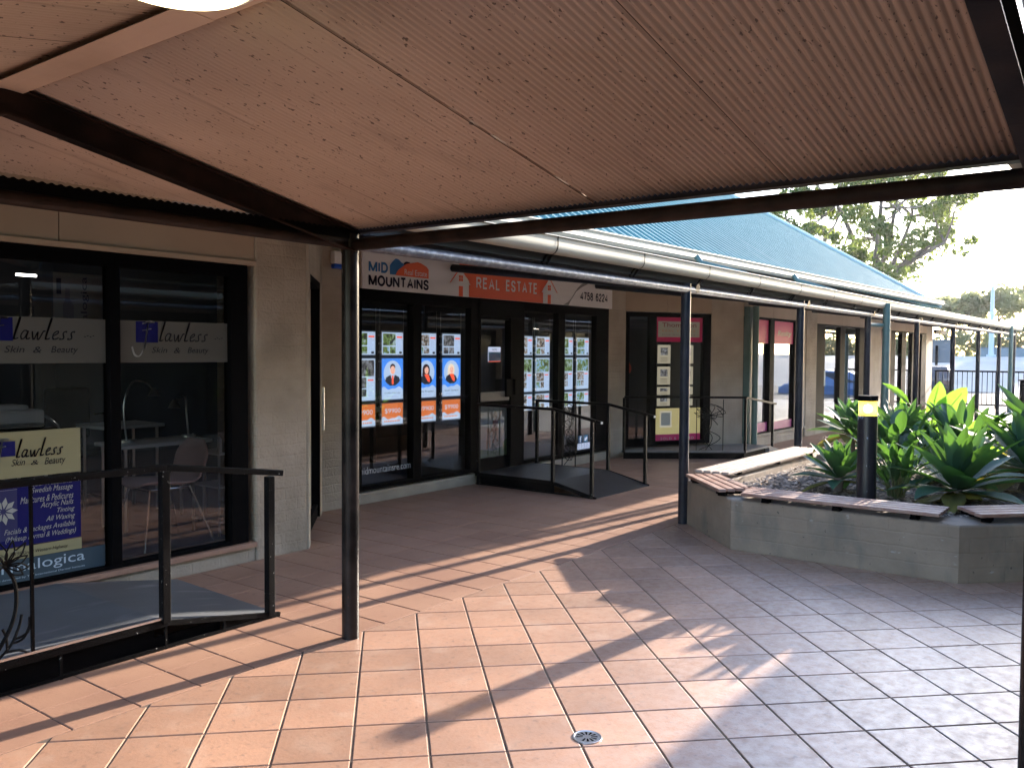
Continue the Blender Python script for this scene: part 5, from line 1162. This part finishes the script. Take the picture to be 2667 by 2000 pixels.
# ------------------------------------------------------------ floor drain
fd = thing('floor_drain', 'round slotted metal floor drain set in the terracotta tiles', 'drain', (3.025, 1.888, 0))
DX_, DY_ = 3.025, 1.888
lathe([(.062, -.004), (.062, .0032), (.056, .0042), (.053, .003), (.053, .0015)], (DX_, DY_, 0)).build('rim', 'steel', fd, smooth=True)
b = MB(); n = 120; vs = [(DX_, DY_, .0026)]; 
for r_ in (.010, .018, .044, .053):
    for j in range(48): a = 2*math.pi*j/48; b.v.append((DX_+r_*math.cos(a), DY_+r_*math.sin(a), .0026))
for i in range(3):
    for j in range(48):
        if i == 1 and j % 4 in (0, 1) and not (j in (20, 21)): continue
        b.f.append((i*48+j, i*48+(j+1) % 48, (i+1)*48+(j+1) % 48, (i+1)*48+j)); b.m.append(0)
b.f.append(tuple(range(48))); b.m.append(0)
b.build('grate', 'steel', fd); b = MB(); b.add([(DX_+.052*math.cos(2*math.pi*j/24), DY_+.052*math.sin(2*math.pi*j/24), .0008) for j in range(24)], [tuple(range(24))]); b.build('sump', 'black', fd)

# ------------------------------------------------------------ beyond the verandah: balustrade, fence, hedge, pole, trees, cars
bl = thing('balustrade', 'black steel balustrade closing the far end of the verandah', 'balustrade', (29.3, 4.6, 0))
b = MB(); b.bar((29.3, 2.4, 1.09), (29.3, 5.75, 1.09), .05, .05); b.build('top_rail', 'black', bl); b = MB(); b.bar((29.3, 2.4, .09), (29.3, 5.75, .09), .04, .04); b.build('bottom_rail', 'black', bl)
b = MB(); y = 2.45
while y < 5.75: b.bar((29.3, y, .09), (29.3, y, 1.08), .018, .018, upv=(1, 0, 0)); y += .135
b.build('bars', 'black', bl)
for y in (2.4, 4.1, 5.75): b = MB(); b.bar((29.3, y, 0), (29.3, y, 1.1), .05, .05, upv=(1, 0, 0)); b.build('post', 'black', bl)
pb = thing('post_box', 'dark square post beside the balustrade at the right', 'post', (29.0, 3.39, 0)); b = MB(); b.box(28.9, 29.1, 3.30, 3.45, 0, .84); b.build('body', 'black', pb, bevel=.02); b = MB(); b.box(28.88, 29.12, 3.28, 3.47, .84, .88); b.build('cap', 'black', pb)
fe = thing('steel_fence', 'grey ribbed steel fence at the far left of the car park', 'fence', (44, 8.3, 1.3)); b = MB(); y = 8.0; k = 0
while y < 14: b.box(44, 44.03+.02*(k % 2), y, y+.15, 1.2, 2.25); y += .15; k += 1
b.build('panel', 'fence', fe); b = MB(); b.box(43.94, 44.0, 8.0, 14, 2.2, 2.27); b.build('cap_rail', 'fence', fe); b = MB(); b.bar((43.95, 8.62, 1.0), (43.95, 8.62, 2.0), .1, .1, upv=(1, 0, 0)); b.build('gate_post', 'black', fe)
po = thing('light_pole', 'tall pale blue light pole rising above the far trees', 'pole', (60, 8.72, 1.4)); b = MB(); b.tube([(60, 8.72, 1.2), (60, 8.72, 5.7)], [.17, .10], 12); b.tube([(60, 8.72, 5.6), (60, 8.72, 6.0)], .045, 8); b.build('shaft', 'polem', po, smooth=True); b = MB(); b.tube([(60, 8.72, 1.3), (60, 8.72, 1.6)], .26, 14); b.build('base', 'polem', po)
def leafcloud(b, blobs, n, size, rnd, m=0):
    for i in range(n):
        cx_, cy_, cz_, r_ = rnd.choice(blobs)
        d = Vector((rnd.gauss(0, 1), rnd.gauss(0, 1), rnd.gauss(0, 1))).normalized()*r_*rnd.uniform(.25, 1)**.5
        c = Vector((cx_, cy_, cz_))+Vector((d.x, d.y, d.z*.7)); l = size*rnd.uniform(.6, 1.4); w = l*rnd.uniform(.28, .5)
        u = Vector((rnd.gauss(0, 1), rnd.gauss(0, 1), rnd.gauss(-.5, 1))).normalized(); v = u.cross(Vector((rnd.gauss(0, 1), rnd.gauss(0, 1), rnd.gauss(0, 1)))).normalized()
        b.add([c-u*l, c+v*w, c+u*l, c-v*w], [(0, 1, 2, 3)], m)
def tree(nm, lb, base, H, seed, spread, n, size, mt, depth=4, trunk=.34, lean=(0, 0), grp=None, clus=1.0):
    rnd = random.Random(seed); t = thing(nm, lb, 'tree', base, group=grp); b = MB(); tips = []
    def grow(p, d, L, r_, k):
        q = p+d*L; mid = (p+q)/2+Vector((rnd.uniform(-1, 1), rnd.uniform(-1, 1), 0))*L*.07
        b.tube([p, mid, q], [r_, r_*.85, r_*.68], 7, cap=False)
        if k <= 2: tips.append((q, k))
        if k <= 1: tips.append((mid, k))
        if k == 0: return
        for i in range(rnd.choice((2, 3, 3))):
            a = rnd.uniform(0, 6.28); s_ = rnd.uniform(.35, .85)*spread
            nd_ = (d+Vector((math.cos(a)*s_, math.sin(a)*s_, rnd.uniform(-.15, .30)))).normalized(); grow(q, nd_, L*rnd.uniform(.62, .86), r_*.62, k-1)
    grow(Vector(base), Vector((lean[0], lean[1], 1)).normalized(), H*.27, trunk, depth)
    b.build('trunk', 'bark', t, smooth='all'); c = MB(); bl_ = [(p.x, p.y, p.z, rnd.uniform(.45, 1.15)*clus) for p, k in tips if rnd.random() < .85]
    leafcloud(c, bl_, n, size, rnd); c.build('crown', [mt], t); return t
def gum():
    rnd = random.Random(4); base = Vector((48, 12.6, 1.0)); t = thing('gum_tree', 'large spreading gum tree rising behind the teal roof', 'tree', base); b = MB(); blobs = []
    fork = Vector((48, 12.6, 4.6)); b.tube([base, (48.1, 12.65, 3), fork], [.42, .36, .32], 9)
    limbs = []
    for i in range(8):
        a = i*2.4+.3; e_ = Vector((48+3.4*math.cos(a), 12.3+3.3*math.sin(a), 8.0+1.4*math.sin(i*1.7))); mid = fork.lerp(e_, .5)+Vector((0, 0, .5*math.sin(i)))
        pts = [Vector(p) for p in cat([fork, mid, e_], 5)]; b.tube(pts, [.2-.013*k for k in range(len(pts))], 6); limbs += pts[3:]
    top = [Vector(p) for p in cat([fork, (48.1, 12.4, 7), (47.9, 12.2, 9.8)], 6)]; b.tube(top, [.24-.013*k for k in range(len(top))], 6); limbs += top[4:]
    for i in range(105):
        d = Vector((rnd.gauss(0, 1), rnd.gauss(0, 1), rnd.gauss(0, 1))).normalized()*rnd.uniform(.35, 1)**.45
        c = Vector((48+4.6*d.x, 12.9+4.7*d.y, 8.5+3.7*d.z)); 
        if c.z < 5.2 and rnd.random() < .6: c.z += 1.5
        q = min(limbs, key=lambda p: (p-c).length); b.tube([q, q.lerp(c, .5)+Vector((0, 0, -.15)), c], [.07, .05, .02], 5, cap=False)
        for k in range(3): blobs.append((c.x+rnd.gauss(0, .4), c.y+rnd.gauss(0, .4), c.z+rnd.gauss(0, .25), rnd.uniform(.3, .6)))
    b.build('trunk', 'bark', t, smooth='all'); c = MB(); leafcloud(c, blobs, 19000, .15, rnd); c.build('crown', ['gum'], t)
gum()
for i, (x, y, H, lb) in enumerate([(70, 10.3, 5.6, 'pale round tree behind the light pole on its left'), (74, 7.2, 6.4, 'pale loose tree right of the light pole'), (66, 5.2, 6.5, 'sunlit tree at the right edge above the car park'), (72, 13.5, 5.5, 'low tree above the grey steel fence'), (76, 16, 6, 'far tree behind the end of the tan building')]):
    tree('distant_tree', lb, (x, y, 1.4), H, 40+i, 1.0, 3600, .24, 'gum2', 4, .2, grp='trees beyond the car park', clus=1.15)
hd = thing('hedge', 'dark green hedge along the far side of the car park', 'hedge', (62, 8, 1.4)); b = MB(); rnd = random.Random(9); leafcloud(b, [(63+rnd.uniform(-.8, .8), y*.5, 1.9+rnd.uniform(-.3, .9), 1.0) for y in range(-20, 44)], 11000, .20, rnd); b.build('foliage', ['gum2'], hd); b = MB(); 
for y in range(-8, 20, 3): b.tube([(63, y, 1.2), (63, y, 2.4)], .06, 6)
b.build('stems', 'bark', hd)
cf = thing('blue_wall', 'low grey blue wall in front of the far hedge', 'wall', (61.5, 8, 1.4)); b = MB(); b.box(61.4, 61.6, 4, 9.6, 1.3, 2.0); b.build('panel', mat('blue_grey_wall', (.13, .19, .24), .7), cf); b = MB(); b.box(61.36, 61.64, 4, 9.6, 2.0, 2.06); b.build('coping', 'fence', cf)
def car(lb, x, y, z, yaw, paint, grp=None):
    t = thing('parked_car', lb, 'car', (0, 0, 0), group=grp)
    prof = [(-2.1, .32), (-2.13, .62), (-2.0, .86), (-1.45, .93), (-.75, 1.36), (.25, 1.42), (.95, 1.12), (1.15, .96), (1.9, .84), (2.12, .62), (2.12, .32)]
    b = MB(); n = len(prof)
    for s_ in (-1, 1): b.v += [(px, s_*(.84-(.16 if pz > 1.0 else 0)), pz) for px, pz in prof]
    b.f = [tuple(range(n)), tuple(range(2*n-1, n-1, -1))]+[(i, n+i, n+(i+1) % n, (i+1) % n) for i in range(n)]; b.m = [0]*(n+2)
    b.build('body', paint, t, bevel=.06)
    b = MB()
    for s_ in (-1, 1): b.add([(-1.25, s_*.80, .95), (.95, s_*.80, .97), (.25, s_*.70, 1.34), (-.7, s_*.70, 1.31)], [(0, 1, 2, 3)])
    b.build('side_window', 'carglass', t); b = MB(); b.add([(1.12, -.72, 1.0), (1.12, .72, 1.0), (.3, .62, 1.40), (.3, -.62, 1.40)], [(0, 1, 2, 3)]); b.build('windscreen', 'carglass', t)
    for wx in (-1.3, 1.32):
        for s_ in (-1, 1):
            b = MB(); b.tube([(wx, s_*.68, .31), (wx, s_*.88, .31)], .31, 22); w = b.build('wheel', 'tyre', t, smooth=True); b = MB(); b.tube([(wx, s_*.86, .31), (wx, s_*.89, .31)], .19, 16); b.build('rim', 'steel', w)
    for s_ in (-1, 1): b = MB(); b.box(2.02, 2.13, s_*.62-.14, s_*.62+.14, .62, .74); b.build('headlight', 'white', t); b = MB(); b.box(-2.14, -2.04, s_*.62-.14, s_*.62+.14, .68, .82); b.build('tail_light', 'd_hair1', t)
    t.location = (x, y, z); t.rotation_euler = (0, 0, yaw); return t
car('blue hatchback parked broadside in the sunken car park', 36.0, .45, -.5, R(-90), 'carblue')
car('dark car parked behind the end of the verandah', 39.6, 8.0, -.28, R(10), 'cardark')

# ------------------------------------------------------------ air: haze volume added to imitate lens glare
b = MB(); b.box(-12, 112, -46, 52, -1.2, 16)
hz = b.build('haze', 'ink'); hm = bpy.data.materials.new('glare_haze'); hm.use_nodes = True; hn = hm.node_tree; hn.nodes.clear()
ho = hn.nodes.new('ShaderNodeOutputMaterial'); hv = hn.nodes.new('ShaderNodeVolumePrincipled'); hv.inputs['Color'].default_value = (.95, .96, 1, 1); hv.inputs['Density'].default_value = .0002; hv.inputs['Anisotropy'].default_value = .6
hn.links.new(hv.outputs[0], ho.inputs[1]); hz.data.materials[0] = hm; struct(hz, 'thin haze added for sun glare over the court and car park', 'stuff', 'haze')
